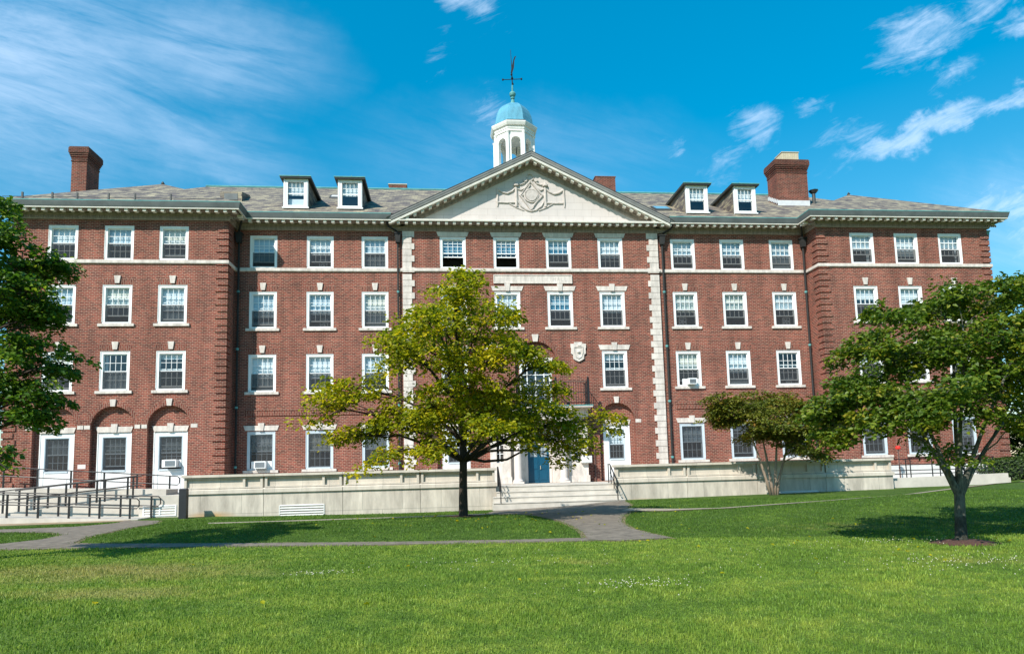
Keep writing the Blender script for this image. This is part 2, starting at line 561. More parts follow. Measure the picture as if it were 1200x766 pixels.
def grass_color(t, tone=1.0):
    """green that varies with the place on the lawn, with worn dry patches"""
    tcn = nd(t, 'ShaderNodeTexCoord')
    n1 = nd(t, 'ShaderNodeTexNoise')
    n1.inputs['Scale'].default_value = 0.45
    n1.inputs['Detail'].default_value = 6
    n1.inputs['Roughness'].default_value = 0.65
    lk(t, tcn, 3, n1, 0)
    n2 = nd(t, 'ShaderNodeTexNoise')
    n2.inputs['Scale'].default_value = 2.6
    n2.inputs['Detail'].default_value = 4
    lk(t, tcn, 3, n2, 0)
    n4 = nd(t, 'ShaderNodeTexNoise')
    n4.inputs['Scale'].default_value = 9.0
    n4.inputs['Detail'].default_value = 3
    lk(t, tcn, 3, n4, 0)
    rp = nd(t, 'ShaderNodeValToRGB')
    e_ = rp.color_ramp.elements
    e_[0].position = 0.36
    e_[0].color = (0.058 * tone, 0.110 * tone, 0.016 * tone, 1)
    e_[1].position = 0.66
    e_[1].color = (0.225 * tone, 0.270 * tone, 0.040 * tone, 1)
    k_ = e_.new(0.5)
    k_.color = (0.112 * tone, 0.180 * tone, 0.024 * tone, 1)
    mixn = mth(t, 'ADD', mth(t, 'ADD', mth(t, 'MULTIPLY', n1.outputs[0], 0.42), mth(t, 'MULTIPLY', n2.outputs[0], 0.33)), mth(t, 'MULTIPLY', n4.outputs[0], 0.25))
    # darker turf on the banks beyond the near path
    sp4 = nd(t, 'ShaderNodeSeparateXYZ')
    lk(t, tcn, 3, sp4, 0)
    far = mth(t, 'ADD', sp4.outputs[1], mth(t, 'MULTIPLY', sp4.outputs[0], 0.23))
    fr_ = nd(t, 'ShaderNodeMapRange', interpolation_type='SMOOTHSTEP')
    t.links.new(far, fr_.inputs[0])
    fr_.inputs[1].default_value = -23.45
    fr_.inputs[2].default_value = -23.15
    mixn = mth(t, 'SUBTRACT', mixn, mth(t, 'SUBTRACT', mth(t, 'MULTIPLY', fr_.outputs[0], 0.145), 0.02))
    t.links.new(mixn, rp.inputs[0])
    # dry patches
    ms_ = [mask_nodes(t, tcn.outputs[3], -11.6, -25.4, 5.0, 1.9, -14), mask_nodes(t, tcn.outputs[3], -10.4, -27.9, 3.0, 0.9, -12),
           mask_nodes(t, tcn.outputs[3], -3.1, -26.6, 1.2, 0.5, -10), mask_nodes(t, tcn.outputs[3], 3.3, -28.3, 1.6, 0.6, -20),
           mask_nodes(t, tcn.outputs[3], 6.0, -22.6, 5.0, 1.2, -10)]
    amps = [0.95, 0.8, 0.55, 0.5, 0.35]
    o_ = None
    for q, a_ in zip(ms_, amps):
        q = mth(t, 'MULTIPLY', q, a_)
        o_ = q if o_ is None else mth(t, 'MAXIMUM', o_, q)
    n3 = nd(t, 'ShaderNodeTexNoise')
    n3.inputs['Scale'].default_value = 1.3
    n3.inputs['Detail'].default_value = 8
    n3.inputs['Roughness'].default_value = 0.7
    lk(t, tcn, 3, n3, 0)
    d_ = mth(t, 'SUBTRACT', mth(t, 'ADD', mth(t, 'MULTIPLY', o_, 0.75), mth(t, 'MULTIPLY', n3.outputs[0], 1.5)), 0.82)
    d_ = mth(t, 'MULTIPLY', d_, 1.05, True)
    d_ = mth(t, 'MULTIPLY', d_, mth(t, 'GREATER_THAN', o_, 0.001))
    m_ = nd(t, 'ShaderNodeMixRGB')
    t.links.new(d_, m_.inputs[0])
    lk(t, rp, 0, m_, 1)
    m_.inputs[2].default_value = (0.29 * tone, 0.24 * tone, 0.085 * tone, 1)
    return m_, tcn


m, t, b = newmat('lawn')
gc, tcn = grass_color(t, 0.95)
n = nd(t, 'ShaderNodeTexNoise')
n.inputs['Scale'].default_value = 30
n.inputs['Detail'].default_value = 6
lk(t, tcn, 3, n, 0)
r = nd(t, 'ShaderNodeMapRange')
r.inputs[1].default_value = 0.3
r.inputs[2].default_value = 0.7
r.inputs[3].default_value = 0.5
r.inputs[4].default_value = 1.4
lk(t, n, 0, r, 0)
mx = nd(t, 'ShaderNodeMixRGB', blend_type='MULTIPLY')
mx.inputs[0].default_value = 1
lk(t, gc, 0, mx, 1)
lk(t, r, 0, mx, 2)
lk(t, mx, 0, b, 0)
b.inputs['Roughness'].default_value = 0.95
b.inputs['Specular IOR Level'].default_value = 0.15
bp = nd(t, 'ShaderNodeBump')
bp.inputs['Strength'].default_value = 1.0
bp.inputs['Distance'].default_value = 0.05
lk(t, n, 0, bp, 'Height')
lk(t, bp, 0, b, 'Normal')


def leafy(name, cols, transl=0.35, gloss=0.25, rough=0.45, use_lawn=False):
    m, t, b = newmat(name)
    at = nd(t, 'ShaderNodeAttribute', attribute_name='rnd')
    if use_lawn:
        gcn, _ = grass_color(t, 1.0)
        r_ = nd(t, 'ShaderNodeMapRange')
        r_.inputs[3].default_value = 0.80
        r_.inputs[4].default_value = 1.75
        t.links.new(at.outputs['Fac'], r_.inputs[0])
        m_ = nd(t, 'ShaderNodeMixRGB', blend_type='MULTIPLY')
        m_.inputs[0].default_value = 1
        lk(t, gcn, 0, m_, 1)
        lk(t, r_, 0, m_, 2)
        csock = m_.outputs[0]
    else:
        rp = nd(t, 'ShaderNodeValToRGB')
        e_ = rp.color_ramp.elements
        e_[0].position = cols[0][0]
        e_[0].color = (*cols[0][1], 1)
        e_[1].position = cols[-1][0]
        e_[1].color = (*cols[-1][1], 1)
        for p_, c_ in cols[1:-1]:
            k_ = e_.new(p_)
            k_.color = (*c_, 1)
        t.links.new(at.outputs['Fac'], rp.inputs[0])
        csock = rp.outputs[0]
    t.links.new(csock, b.inputs[0])
    b.inputs['Roughness'].default_value = rough
    b.inputs['Specular IOR Level'].default_value = gloss
    tl = nd(t, 'ShaderNodeBsdfTranslucent')
    br_ = nd(t, 'ShaderNodeMixRGB', blend_type='MULTIPLY')
    br_.inputs[0].default_value = 1
    t.links.new(csock, br_.inputs[1])
    br_.inputs[2].default_value = (1.5, 1.45, 0.7, 1)
    lk(t, br_, 0, tl, 0)
    ms_ = nd(t, 'ShaderNodeMixShader')
    ms_.inputs[0].default_value = transl
    lk(t, b, 0, ms_, 1)
    lk(t, tl, 0, ms_, 2)
    lk(t, ms_, 0, t.nodes['Material Output'], 0)
    return m


leafy('grass_blade', None, 0.30, 0.2, 0.5, True)
leafy('leaf_yellowgreen', [(0.0, (0.085, 0.125, 0.008)), (0.45, (0.22, 0.245, 0.010)), (0.8, (0.38, 0.36, 0.012)), (1.0, (0.52, 0.42, 0.015))], 0.48, 0.2)
leafy('leaf_green', [(0.0, (0.042, 0.085, 0.010)), (0.5, (0.098, 0.158, 0.016)), (0.85, (0.19, 0.23, 0.022)), (1.0, (0.28, 0.25, 0.025))], 0.42, 0.3)
leafy('leaf_olive', [(0.0, (0.055, 0.078, 0.012)), (0.5, (0.120, 0.138, 0.016)), (0.9, (0.19, 0.17, 0.020)), (1.0, (0.22, 0.12, 0.025))], 0.35, 0.2)
leafy('leaf_dark', [(0.0, (0.028, 0.080, 0.012)), (0.5, (0.070, 0.150, 0.018)), (0.9, (0.16, 0.24, 0.025)), (1.0, (0.24, 0.30, 0.035))], 0.42, 0.35)
leafy('leaf_hedge', [(0.0, (0.018, 0.042, 0.008)), (0.6, (0.040, 0.075, 0.012)), (1.0, (0.085, 0.12, 0.02))], 0.25, 0.25)
plain('clover', (0.45, 0.43, 0.32), 0.9, 0.1, 9)


# ---------------------------------------------------------------- mesh helpers
class MB:
    def __init__(self):
        self.v = []
        self.f = []

    def face(self, pts):
        i = len(self.v)
        self.v += [tuple(p) for p in pts]
        self.f.append(tuple(range(i, i + len(pts))))

    def box(self, x0, x1, y0, y1, z0, z1):
        i = len(self.v)
        self.v += [(x0, y0, z0), (x1, y0, z0), (x1, y1, z0), (x0, y1, z0), (x0, y0, z1), (x1, y0, z1), (x1, y1, z1), (x0, y1, z1)]
        self.f += [tuple(i + k for k in q) for q in ((0, 3, 2, 1), (4, 5, 6, 7), (0, 1, 5, 4), (1, 2, 6, 5), (2, 3, 7, 6), (3, 0, 4, 7))]
        return self

    def hexa(self, p):
        i = len(self.v)
        self.v += [tuple(q) for q in p]
        self.f += [tuple(i + k for k in q) for q in ((0, 3, 2, 1), (4, 5, 6, 7), (0, 1, 5, 4), (1, 2, 6, 5), (2, 3, 7, 6), (3, 0, 4, 7))]

    def prism(self, poly, y0, y1):
        """polygon in XZ extruded along Y"""
        n = len(poly)
        i = len(self.v)
        self.v += [(x, y0, z) for x, z in poly] + [(x, y1, z) for x, z in poly]
        self.f.append(tuple(i + k for k in range(n)))
        self.f.append(tuple(i + n + k for k in reversed(range(n))))
        for k in range(n):
            k2 = (k + 1) % n
            self.f.append((i + k2, i + k, i + n + k, i + n + k2))

    def tube(self, pts, r, seg=8, caps=True):
        pts = [Vector(p) for p in pts]
        rr = r if isinstance(r, (list, tuple)) else [r] * len(pts)
        rings = []
        ref = Vector((0.31, 0.17, 0.93))
        for k, p in enumerate(pts):
            d = (pts[min(k + 1, len(pts) - 1)] - pts[max(k - 1, 0)]).normalized()
            if abs(d.dot(ref)) > 0.97:
                ref = Vector((0.95, 0.2, 0.1))
            a = d.cross(ref).normalized()
            bb = d.cross(a)
            i = len(self.v)
            for s in range(seg):
                an = 2 * math.pi * s / seg
                self.v.append(tuple(p + (a * math.cos(an) + bb * math.sin(an)) * rr[k]))
            rings.append(i)
        for k in range(len(rings) - 1):
            for s in range(seg):
                s2 = (s + 1) % seg
                self.f.append((rings[k] + s, rings[k] + s2, rings[k + 1] + s2, rings[k + 1] + s))
        if caps:
            self.f.append(tuple(rings[0] + s for s in reversed(range(seg))))
            self.f.append(tuple(rings[-1] + s for s in range(seg)))

    def lathe(self, c, prof, seg=24, a0=0.0, caps=True):
        rings = []
        for r, z in prof:
            i = len(self.v)
            for s in range(seg):
                an = a0 + 2 * math.pi * s / seg
                self.v.append((c[0] + r * math.cos(an), c[1] + r * math.sin(an), c[2] + z))
            rings.append(i)
        for k in range(len(rings) - 1):
            for s in range(seg):
                s2 = (s + 1) % seg
                self.f.append((rings[k] + s, rings[k] + s2, rings[k + 1] + s2, rings[k + 1] + s))
        if caps:
            self.f.append(tuple(rings[0] + s for s in reversed(range(seg))))
            self.f.append(tuple(rings[-1] + s for s in range(seg)))

    def sweep(self, path, prof):
        """plan path (x,y), profile (outward offset, z); outward is to the right of travel"""
        n = len(path)
        offs = []
        for k in range(n):
            ds = []
            if k > 0:
                ds.append((Vector(path[k]) - Vector(path[k - 1])).normalized())
            if k < n - 1:
                ds.append((Vector(path[k + 1]) - Vector(path[k])).normalized())
            ns = [Vector((d.y, -d.x)) for d in ds]
            if len(ns) == 2:
                mm = (ns[0] + ns[1])
                mm = mm / max(1e-6, mm.dot(ns[0]))
            else:
                mm = ns[0]
            offs.append(mm)
        i = len(self.v)
        m_ = len(prof)
        for k in range(n):
            for o_, z_ in prof:
                p = Vector(path[k]) + offs[k] * o_
                self.v.append((p.x, p.y, z_))
        for k in range(n - 1):
            for j in range(m_ - 1):
                a_ = i + k * m_ + j
                self.f.append((a_, a_ + m_, a_ + m_ + 1, a_ + 1))
        self.f.append(tuple(i + j for j in range(m_)))
        self.f.append(tuple(i + (n - 1) * m_ + j for j in reversed(range(m_))))

    def build(self, name, mat, parent=None, smooth=False, recalc=True):
        me = bpy.data.meshes.new(name)
        off = Vector((0, 0, 0))
        p = parent
        while p is not None:
            off += p.location
            p = p.parent
        me.from_pydata([(x - off.x, y - off.y, z - off.z) for x, y, z in self.v], [], self.f)
        if recalc:
            bm = bmesh.new()
            bm.from_mesh(me)
            bmesh.ops.recalc_face_normals(bm, faces=bm.faces)
            bm.to_mesh(me)
            bm.free()
        me.materials.append(MATS[mat])
        if smooth:
            me.polygons.foreach_set('use_smooth', [True] * len(me.polygons))
        o_ = bpy.data.objects.new(name, me)
        col.objects.link(o_)
        if parent is not None:
            o_.parent = parent
        return o_


def thing(name, label, cat, loc=(0, 0, 0), group=None):
    o_ = bpy.data.objects.new(name, None)
    col.objects.link(o_)
    o_.location = loc
    o_['label'] = label
    o_['category'] = cat
    if group:
        o_['group'] = group
    return o_


def tag(o_, label, cat, group=None):
    o_['label'] = label
    o_['category'] = cat
    if group:
        o_['group'] = group
    return o_


# ---------------------------------------------------------------- ground
def sstep(a, b, x):
    q = np.clip((x - a) / (b - a), 0, 1)
    return q * q * (3 - 2 * q)


def terr(x, y):
    """flat lawn, a low mound left of the entrance path and a higher grass bank to the right of it"""
    x = np.asarray(x, float)
    y = np.asarray(y, float)
    # right bank: toe, crest, and the level it falls back to at the building
    yc = np.interp(x, [1, 4.2, 8.7, 13, 20.6, 30], [-15.0, -17.4, -16.3, -15.0, -10.0, -6.5])
    hc = np.interp(x, [1.0, 2.2, 4.2, 8.7, 13, 20.6, 30, 60], [0, .07, .20, .30, .40, .50, .60, .7])
    wl = np.interp(x, [1, 3, 17.5, 24, 29, 60], [0, .08, .24, .30, .55, .7])
    yt = np.maximum(-23.2 - .21 * (x + .7), -27.5)
    t_ = np.clip((y - yt) / (yc - yt), 0, 1)
    up_ = hc * (t_ * t_ * (3 - 2 * t_)) ** .85
    back = sstep(0, 3.6, y - yc)
    zr = up_ * (1 - back) + wl * back
    B = np.interp(x, [-40, -19, -16, -14, -8, -3, 0, 2], [-.1, -.1, -.1, -.15, -.22, -.2, -.1, 0])
    zl = sstep(-13.5, -8, y) * B
    yp = np.interp(x, [-16, -11.2, -7.9, -3.85, -2], [-19.0, -20.6, -21.5, -22.3, -22.5])
    mound = .14 * sstep(-15.8, -13.2, x) * sstep(-1.6, -3.2, x) * sstep(0, 1.6, y - yp) * (1 - sstep(-16.0, -12.6, y))
    return zr + zl + mound


def gx(a, b, fine0, fine1, step):
    s = [a]
    while s[-1] < fine0 - 1e-6:
        s.append(min(fine0, s[-1] + max(step, (fine0 - s[-1]) * 0.35)))
    k = fine0
    while k < fine1 - 1e-6:
        k += step
        s.append(k)
    g = step
    while s[-1] < b:
        g *= 1.5
        s.append(s[-1] + g)
    return np.array(s)


xs = gx(-700, 700, -40, 45, 0.5)
ys = gx(-700, 900, -45, 5, 0.5)
X, Y = np.meshgrid(xs, ys)
Z = terr(X, Y)
nx, ny = len(xs), len(ys)
vv = np.stack([X, Y, Z], -1).reshape(-1, 3)
me = bpy.data.meshes.new('lawn')
ff = [(j * nx + i, j * nx + i + 1, (j + 1) * nx + i + 1, (j + 1) * nx + i) for j in range(ny - 1) for i in range(nx - 1)]
me.from_pydata(vv.tolist(), [], ff)
me.materials.append(MATS['lawn'])
me.polygons.foreach_set('use_smooth', [True] * len(me.polygons))
lawn = bpy.data.objects.new('lawn', me)
col.objects.link(lawn)
lawn['kind'] = 'structure'

PATHS = {
    'near': [[-19.75, -19.9], [-17.75, -20.28], [-16.54, -20.3], [-15.63, -20.5], [-13.47, -20.9], [-10.9, -21.5], [-7.79, -22.3], [-5.84, -22.6], [-3.9, -22.95], [-2.16, -23.2], [-0.69, -23.25], [-0.6, -22.66], [-2.07, -22.5], [-3.85, -22.32], [-5.85, -21.98], [-7.91, -21.5], [-11.17, -20.6], [-13.96, -19.75], [-15.33, -19.2], [-17.0, -18.9], [-20.77, -18.5]],
    'link': [[-19.35, -7.3], [-17.6, -8.2], [-16.46, -11.23], [-16.29, -14.63], [-15.98, -17.4], [-15.29, -19.52], [-15.46, -20.07], [-17.0, -19.56], [-18.42, -19.31], [-19.16, -18.22], [-17.56, -18.64], [-17.1, -17.51], [-17.28, -16.11], [-18.35, -14.8], [-20.5, -13.87], [-22.61, -13.14], [-23.74, -11.49], [-21.15, -12.2], [-19.17, -11.8], [-18.9, -9.5]],
    'entry': [[-3.1, -6.95], [3.1, -6.95], [2.6, -9.8], [1.86, -11.94], [1.38, -13.92], [0.5, -16.27], [-0.08, -18.33], [-0.41, -20.63], [-0.3, -22.31], [-0.2, -23.25], [-1.5, -23.44], [-2.11, -23.05], [-1.88, -21.38], [-1.74, -19.27], [-1.78, -17.03], [-2.21, -15.17], [-2.98, -13.89], [-3.82, -11.33], [-3.5, -8.5]],
    'walk': [[-3.54, -12.5], [-5.46, -13.17], [-9.09, -13.52], [-11.63, -13.62], [-13.86, -13.25], [-14.3, -12.06], [-11.97, -12.2], [-9.32, -11.94], [-5.47, -10.67], [-3.3, -8.94]],
    'walkR': [[1.2, -13.4], [2.4, -15.1], [4.2, -16.2], [8.7, -15.1], [13, -13.8], [20.6, -8.8], [30, -4.9], [36, -3.2], [36, -1.6], [30, -3.2], [20.6, -7.5], [13, -12.9], [8.7, -14.3], [4.2, -15.4], [3.0, -14.5], [1.9, -12.2]],
    'dirt': [[-30, -8.6], [-24, -8.5], [-20.5, -8.2], [-19.3, -7.7], [-19.3, -7.0], [-30, -7.0]],
}


def inpoly(px, py, poly):
    px = np.asarray(px)
    py = np.asarray(py)
    c = np.zeros(px.shape, bool)
    n_ = len(poly)
    for i in range(n_):
        x0, y0 = poly[i]
        x1, y1 = poly[(i + 1) % n_]
        if y0 == y1:
            continue
        c ^= ((y0 > py) != (y1 > py)) & (px < (x1 - x0) * (py - y0) / (y1 - y0) + x0)
    return c


def drape(name, poly, mat, lift):
    """a sheet that follows the ground: polygon triangulated, cut finely, set on the terrain"""
    bm = bmesh.new()
    vs_ = [bm.verts.new((x, y, 0)) for x, y in poly]
    bm.faces.new(vs_)
    x0, x1 = min(p[0] for p in poly), max(p[0] for p in poly)
    y0, y1 = min(p[1] for p in poly), max(p[1] for p in poly)
    for ax, a, b_ in ((0, x0, x1), (1, y0, y1)):
        k_ = math.ceil(a / 0.5) * 0.5
        while k_ < b_:
            no = (1, 0, 0) if ax == 0 else (0, 1, 0)
            co = (k_, 0, 0) if ax == 0 else (0, k_, 0)
            bmesh.ops.bisect_plane(bm, geom=bm.verts[:] + bm.edges[:] + bm.faces[:], plane_co=co, plane_no=no, dist=1e-4)
            k_ += 0.5
    bmesh.ops.triangulate(bm, faces=[f for f in bm.faces if len(f.verts) > 4])
    for v in bm.verts:
        v.co.z = float(terr(v.co.x, v.co.y)) + lift
    bmesh.ops.recalc_face_normals(bm, faces=bm.faces)
    for f in bm.faces:
        if f.normal.z < 0:
            f.normal_flip()
    me_ = bpy.data.meshes.new(name)
    bm.to_mesh(me_)
    bm.free()
    me_.materials.append(MATS[mat])
    o_ = bpy.data.objects.new(name, me_)
    col.objects.link(o_)
    o_['kind'] = 'structure'
    return o_


def grown(poly, d):
    a_ = sum(poly[i][0] * poly[(i + 1) % len(poly)][1] - poly[(i + 1) % len(poly)][0] * poly[i][1] for i in range(len(poly)))
    s_ = 1 if a_ > 0 else -1
    o_ = []
    for i in range(len(poly)):
        p0, p1, p2 = Vector(poly[i - 1]), Vector(poly[i]), Vector(poly[(i + 1) % len(poly)])
        t_ = (p2 - p0).normalized()
        o_.append([p1.x + s_ * t_.y * d, p1.y - s_ * t_.x * d])
    return o_


for k_, nm_ in enumerate(('near', 'link', 'entry', 'walkR')):
    drape('soil', grown(PATHS[nm_], .13), 'path_soil', 0.004 + .0015 * k_)
drape('path', PATHS['near'], 'asphalt', 0.012)
drape('path', PATHS['link'], 'asphalt', 0.016)
drape('path', PATHS['entry'], 'asphalt', 0.020)
drape('walkway', PATHS['walk'], 'walk_concrete', 0.024)
drape('walkway', PATHS['walkR'], 'walk_concrete', 0.028)
drape('dirt', PATHS['dirt'], 'soil', 0.010)

# ---------------------------------------------------------------- the hall
hall = thing('brick_building', 'long four storey red brick hall with white windows, central pediment and cupola', 'building')

WX0, WX1, WY = 17.13, 28.25, -1.375      # wings
CX, CY = 7.64, -0.08                      # central block
HW = 0.763
ROW = {4: (13.55, 15.47), 3: (10.03, 12.17), 2: (6.40, 8.54), 1: (2.03, 4.18)}
WING = (19.98, 22.84, 25.72)
HYP = (9.27, 12.39, 15.57)
CEN = (1.57, 4.73)
TOP = 16.2


def wall_with_holes(mb, x0, x1, z0, z1, y, holes, depth=0.22):
    xs_ = sorted({x0, x1, *[h[0] for h in holes], *[h[1] for h in holes]})
    zs_ = sorted({z0, z1, *[h[2] for h in holes], *[h[3] for h in holes]})
    for i in range(len(xs_) - 1):
        for j in range(len(zs_) - 1):
            cx, cz = (xs_[i] + xs_[i + 1]) / 2, (zs_[j] + zs_[j + 1]) / 2
            if any(h[0] < cx < h[1] and h[2] < cz < h[3] for h in holes):
                continue
            mb.face([(xs_[i], y, zs_[j]), (xs_[i + 1], y, zs_[j]), (xs_[i + 1], y, zs_[j + 1]), (xs_[i], y, zs_[j + 1])])
    jambs(mb, y, holes, depth)


def jambs(mb, y, holes, depth=0.22):
    for h in holes:
        a, b_, c, d = h[:4]
        yb = y + depth
        mb.face([(a, y, c), (a, y, d), (a, yb, d), (a, yb, c)])
        mb.face([(b_, y, c), (b_, yb, c), (b_, yb, d), (b_, y, d)])
        mb.face([(a, y, d), (b_, y, d), (b_, yb, d), (a, yb, d)])
        mb.face([(a, y, c), (a, yb, c), (b_, yb, c), (b_, y, c)])


ARCHR = 1.10


def arch_pts(cx, zs, r, n=16):
    return [(cx + r * math.cos(math.pi * k / n), zs + r * math.sin(math.pi * k / n)) for k in range(n + 1)]


def spandrel(mb, cx, z0, zs, r, y, depth):
    """fills the corners above a round arch inside its square opening and lines the recess"""
    pts = arch_pts(cx, zs, r)
    ztop = zs + r
    for k in range(len(pts) - 1):
        (xa, za), (xb, zb) = pts[k], pts[k + 1]
        if ztop - min(za, zb) > 1e-5:
            mb.face([(xa, y, za), (xa, y, ztop), (xb, y, ztop), (xb, y, zb)])
        mb.face([(xa, y, za), (xb, y, zb), (xb, y + depth, zb), (xa, y + depth, za)])
    for s in (-1, 1):
        x = cx + s * r
        mb.face([(x, y, z0), (x, y, zs), (x, y + depth, zs), (x, y + depth, z0)])


def arch_ring(mb, cx, zs, r0, r1, y, proud):
    a = arch_pts(cx, zs, r0)
    b_ = arch_pts(cx, zs, r1)
    for k in range(len(a) - 1):
        mb.hexa([(a[k][0], y - proud, a[k][1]), (b_[k][0], y - proud, b_[k][1]), (b_[k + 1][0], y - proud, b_[k + 1][1]), (a[k + 1][0], y - proud, a[k + 1][1]),
                 (a[k][0], y + .02, a[k][1]), (b_[k][0], y + .02, b_[k][1]), (b_[k + 1][0], y + .02, b_[k + 1][1]), (a[k + 1][0], y + .02, a[k + 1][1])])


def key_block(mb, cx, z0, z1, w0, w1, y, proud):
    mb.hexa([(cx - w0 / 2, y - proud, z0), (cx + w0 / 2, y - proud, z0), (cx + w0 / 2, y + .05, z0), (cx - w0 / 2, y + .05, z0),
             (cx - w1 / 2, y - proud, z1), (cx + w1 / 2, y - proud, z1), (cx + w1 / 2, y + .05, z1), (cx - w1 / 2, y + .05, z1)])


def lintel(mb, cx, z0, w, h, y, key=True):
    a, b_ = w / 2 - 0.10, w / 2
    mb.hexa([(cx - a, y - .04, z0), (cx + a, y - .04, z0), (cx + a, y + .05, z0), (cx - a, y + .05, z0),
             (cx - b_, y - .04, z0 + h), (cx + b_, y - .04, z0 + h), (cx + b_, y + .05, z0 + h), (cx - b_, y + .05, z0 + h)])
    if key:
        key_block(mb, cx, z0 - .012, z0 + h + .14, .24, .34, y, .085)


shade_rnd = random.Random(12)


def sash_window(cx, z0, z1, y, blind=.5, lift=0.0, hw=HW, cols=4, rows=2, parent=None, frame_mat='white_paint', blind_mat='blind',
                curtain=0.0, painted_sky=False, casing=0.15, label=None, low_blind=0.0, screen=.5):
    parent = parent or hall
    if blind_mat == 'blind':
        blind_mat = shade_rnd.choice(('blind', 'blind', 'blind', 'blind_cream', 'blind_blue'))
        blind = max(0, blind + shade_rnd.uniform(-.05, .07)) if blind > .02 else blind
    c = casing
    f = MB()
    a, b_ = cx - hw + .004, cx + hw - .004
    zb, zt = z0 + .004, z1 - .004
    yf = y + 0.03
    f.box(a, a + c, yf, y + .20, zb, zt)
    f.box(b_ - c, b_, yf, y + .20, zb, zt)
    f.box(a + c, b_ - c, yf, y + .20, zt - c, zt)
    f.box(a + c, b_ - c, yf - .03, y + .20, zb, zb + .09)
    # thin raised moulding round the casing
    for q in (a, b_ - .035):
        f.box(q, q + .035, yf - .022, yf + .001, zb + .1, zt)
    f.box(a + .035, b_ - .035, yf - .022, yf + .001, zt - .035, zt)
    win = f.build('window', frame_mat, parent)
    if label:
        win['label'] = label
    gx0, gx1, gz0, gz1 = a + c, b_ - c, zb + .09, zt - c
    zm = (gz0 + gz1) / 2
    s = MB()
    st = .05

    def sash(ya, yb, za, zc, bars):
        s.box(gx0, gx0 + st, ya, yb, za, zc)
        s.box(gx1 - st, gx1, ya, yb, za, zc)
        s.box(gx0 + st, gx1 - st, ya, yb, zc - st, zc)
        s.box(gx0 + st, gx1 - st, ya, yb, za, za + st * 1.2)
        if bars:
            for k in range(1, cols):
                x = gx0 + st + (gx1 - gx0 - 2 * st) * k / cols
                s.box(x - .012, x + .012, ya + .004, yb - .004, za + st * 1.2, zc - st)
            for k in range(1, rows):
                z = za + st * 1.2 + (zc - za - 2.2 * st) * k / rows
                s.box(gx0 + st, gx1 - st, ya + .006, yb - .006, z - .012, z + .012)

    lift *= .72
    up = lift * (zm - gz0)
    sash(y + .10, y + .135, zm - .02, gz1, True)
    sash(y + .15, y + .185, gz0 + up, zm + .03 + up, True)
    s.build('sash', frame_mat, win)
    p = MB()
    p.face([(gx0, y + .118, zm), (gx1, y + .118, zm), (gx1, y + .118, gz1), (gx0, y + .118, gz1)])
    p.face([(gx0, y + .168, gz0 + up), (gx1, y + .168, gz0 + up), (gx1, y + .168, zm + up), (gx0, y + .168, zm + up)])
    p.build('pane', 'glass', win, recalc=False)
    H = gz1 - gz0
    if screen > 0:
        q = MB()
        zt_s = gz0 + H * screen
        q.face([(gx0, y + .06, gz0), (gx1, y + .06, gz0), (gx1, y + .06, zt_s), (gx0, y + .06, zt_s)])
        q.build('insect_screen', 'insect_screen', win, recalc=False)
    if blind > 0.02:
        q = MB()
        zb_ = gz1 - blind * H
        nsl = 10
        # hanging shade with a faint sag and a bottom bar
        for k in range(nsl):
            za, zc = gz1 - (gz1 - zb_) * k / nsl, gz1 - (gz1 - zb_) * (k + 1) / nsl
            d0 = .25 + .012 * math.sin(k * 2.1)
            d1 = .25 + .012 * math.sin((k + 1) * 2.1)
            q.face([(gx0, y + d1, zc), (gx1, y + d1, zc), (gx1, y + d0, za), (gx0, y + d0, za)])
        q.box(gx0, gx1, y + .235, y + .255, zb_ - .04, zb_ - .004)
        q.build('shade', blind_mat, win, recalc=False)
    if low_blind > 0:
        q = MB()
        zc = gz0 + low_blind * H
        q.face([(gx0, y + .24, gz0), (gx1, y + .24, gz0), (gx1, y + .26, zc), (gx0, y + .26, zc)])
        q.build('half_shade', 'blind_grey', win, recalc=False)
    if curtain:
        q = MB()
        w_ = (gx1 - gx0) * curtain
        for x0_, x1_ in ((gx0, gx0 + w_), (gx1 - w_, gx1)):
            nf = 8
            for k in range(nf):
                xa = x0_ + (x1_ - x0_) * k / nf
                xb = x0_ + (x1_ - x0_) * (k + 1) / nf
                ya_, yb_ = y + .30 + .03 * (k % 2), y + .30 + .03 * ((k + 1) % 2)
                q.face([(xa, ya_, gz0), (xb, yb_, gz0), (xb, yb_, gz1), (xa, ya_, gz1)])
        q.build('curtain', 'blind', win, recalc=False)
    if painted_sky:  # blue sheet behind the upper panes, stands in for reflected sky
        q = MB()
        q.face([(gx0, y + .26, zm), (gx1, y + .26, zm), (gx1, y + .26, gz1), (gx0, y + .26, gz1)])
        q.build('painted_reflection', 'painted_sky_blue', win, recalc=False)
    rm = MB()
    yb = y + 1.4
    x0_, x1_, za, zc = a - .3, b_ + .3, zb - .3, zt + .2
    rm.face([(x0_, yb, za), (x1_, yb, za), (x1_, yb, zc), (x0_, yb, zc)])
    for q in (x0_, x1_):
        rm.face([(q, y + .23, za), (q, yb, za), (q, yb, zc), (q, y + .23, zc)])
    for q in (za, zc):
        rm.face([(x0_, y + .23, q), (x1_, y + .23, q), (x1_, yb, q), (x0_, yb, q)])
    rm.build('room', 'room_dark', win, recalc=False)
    return win


def sill_of(win, cx, z, y, w, h=.15, mat='limestone'):
    q = MB()
    q.box(cx - w / 2, cx + w / 2, y - .085, y + .10, z - h, z - .002)
    q.build('sill', mat, win)


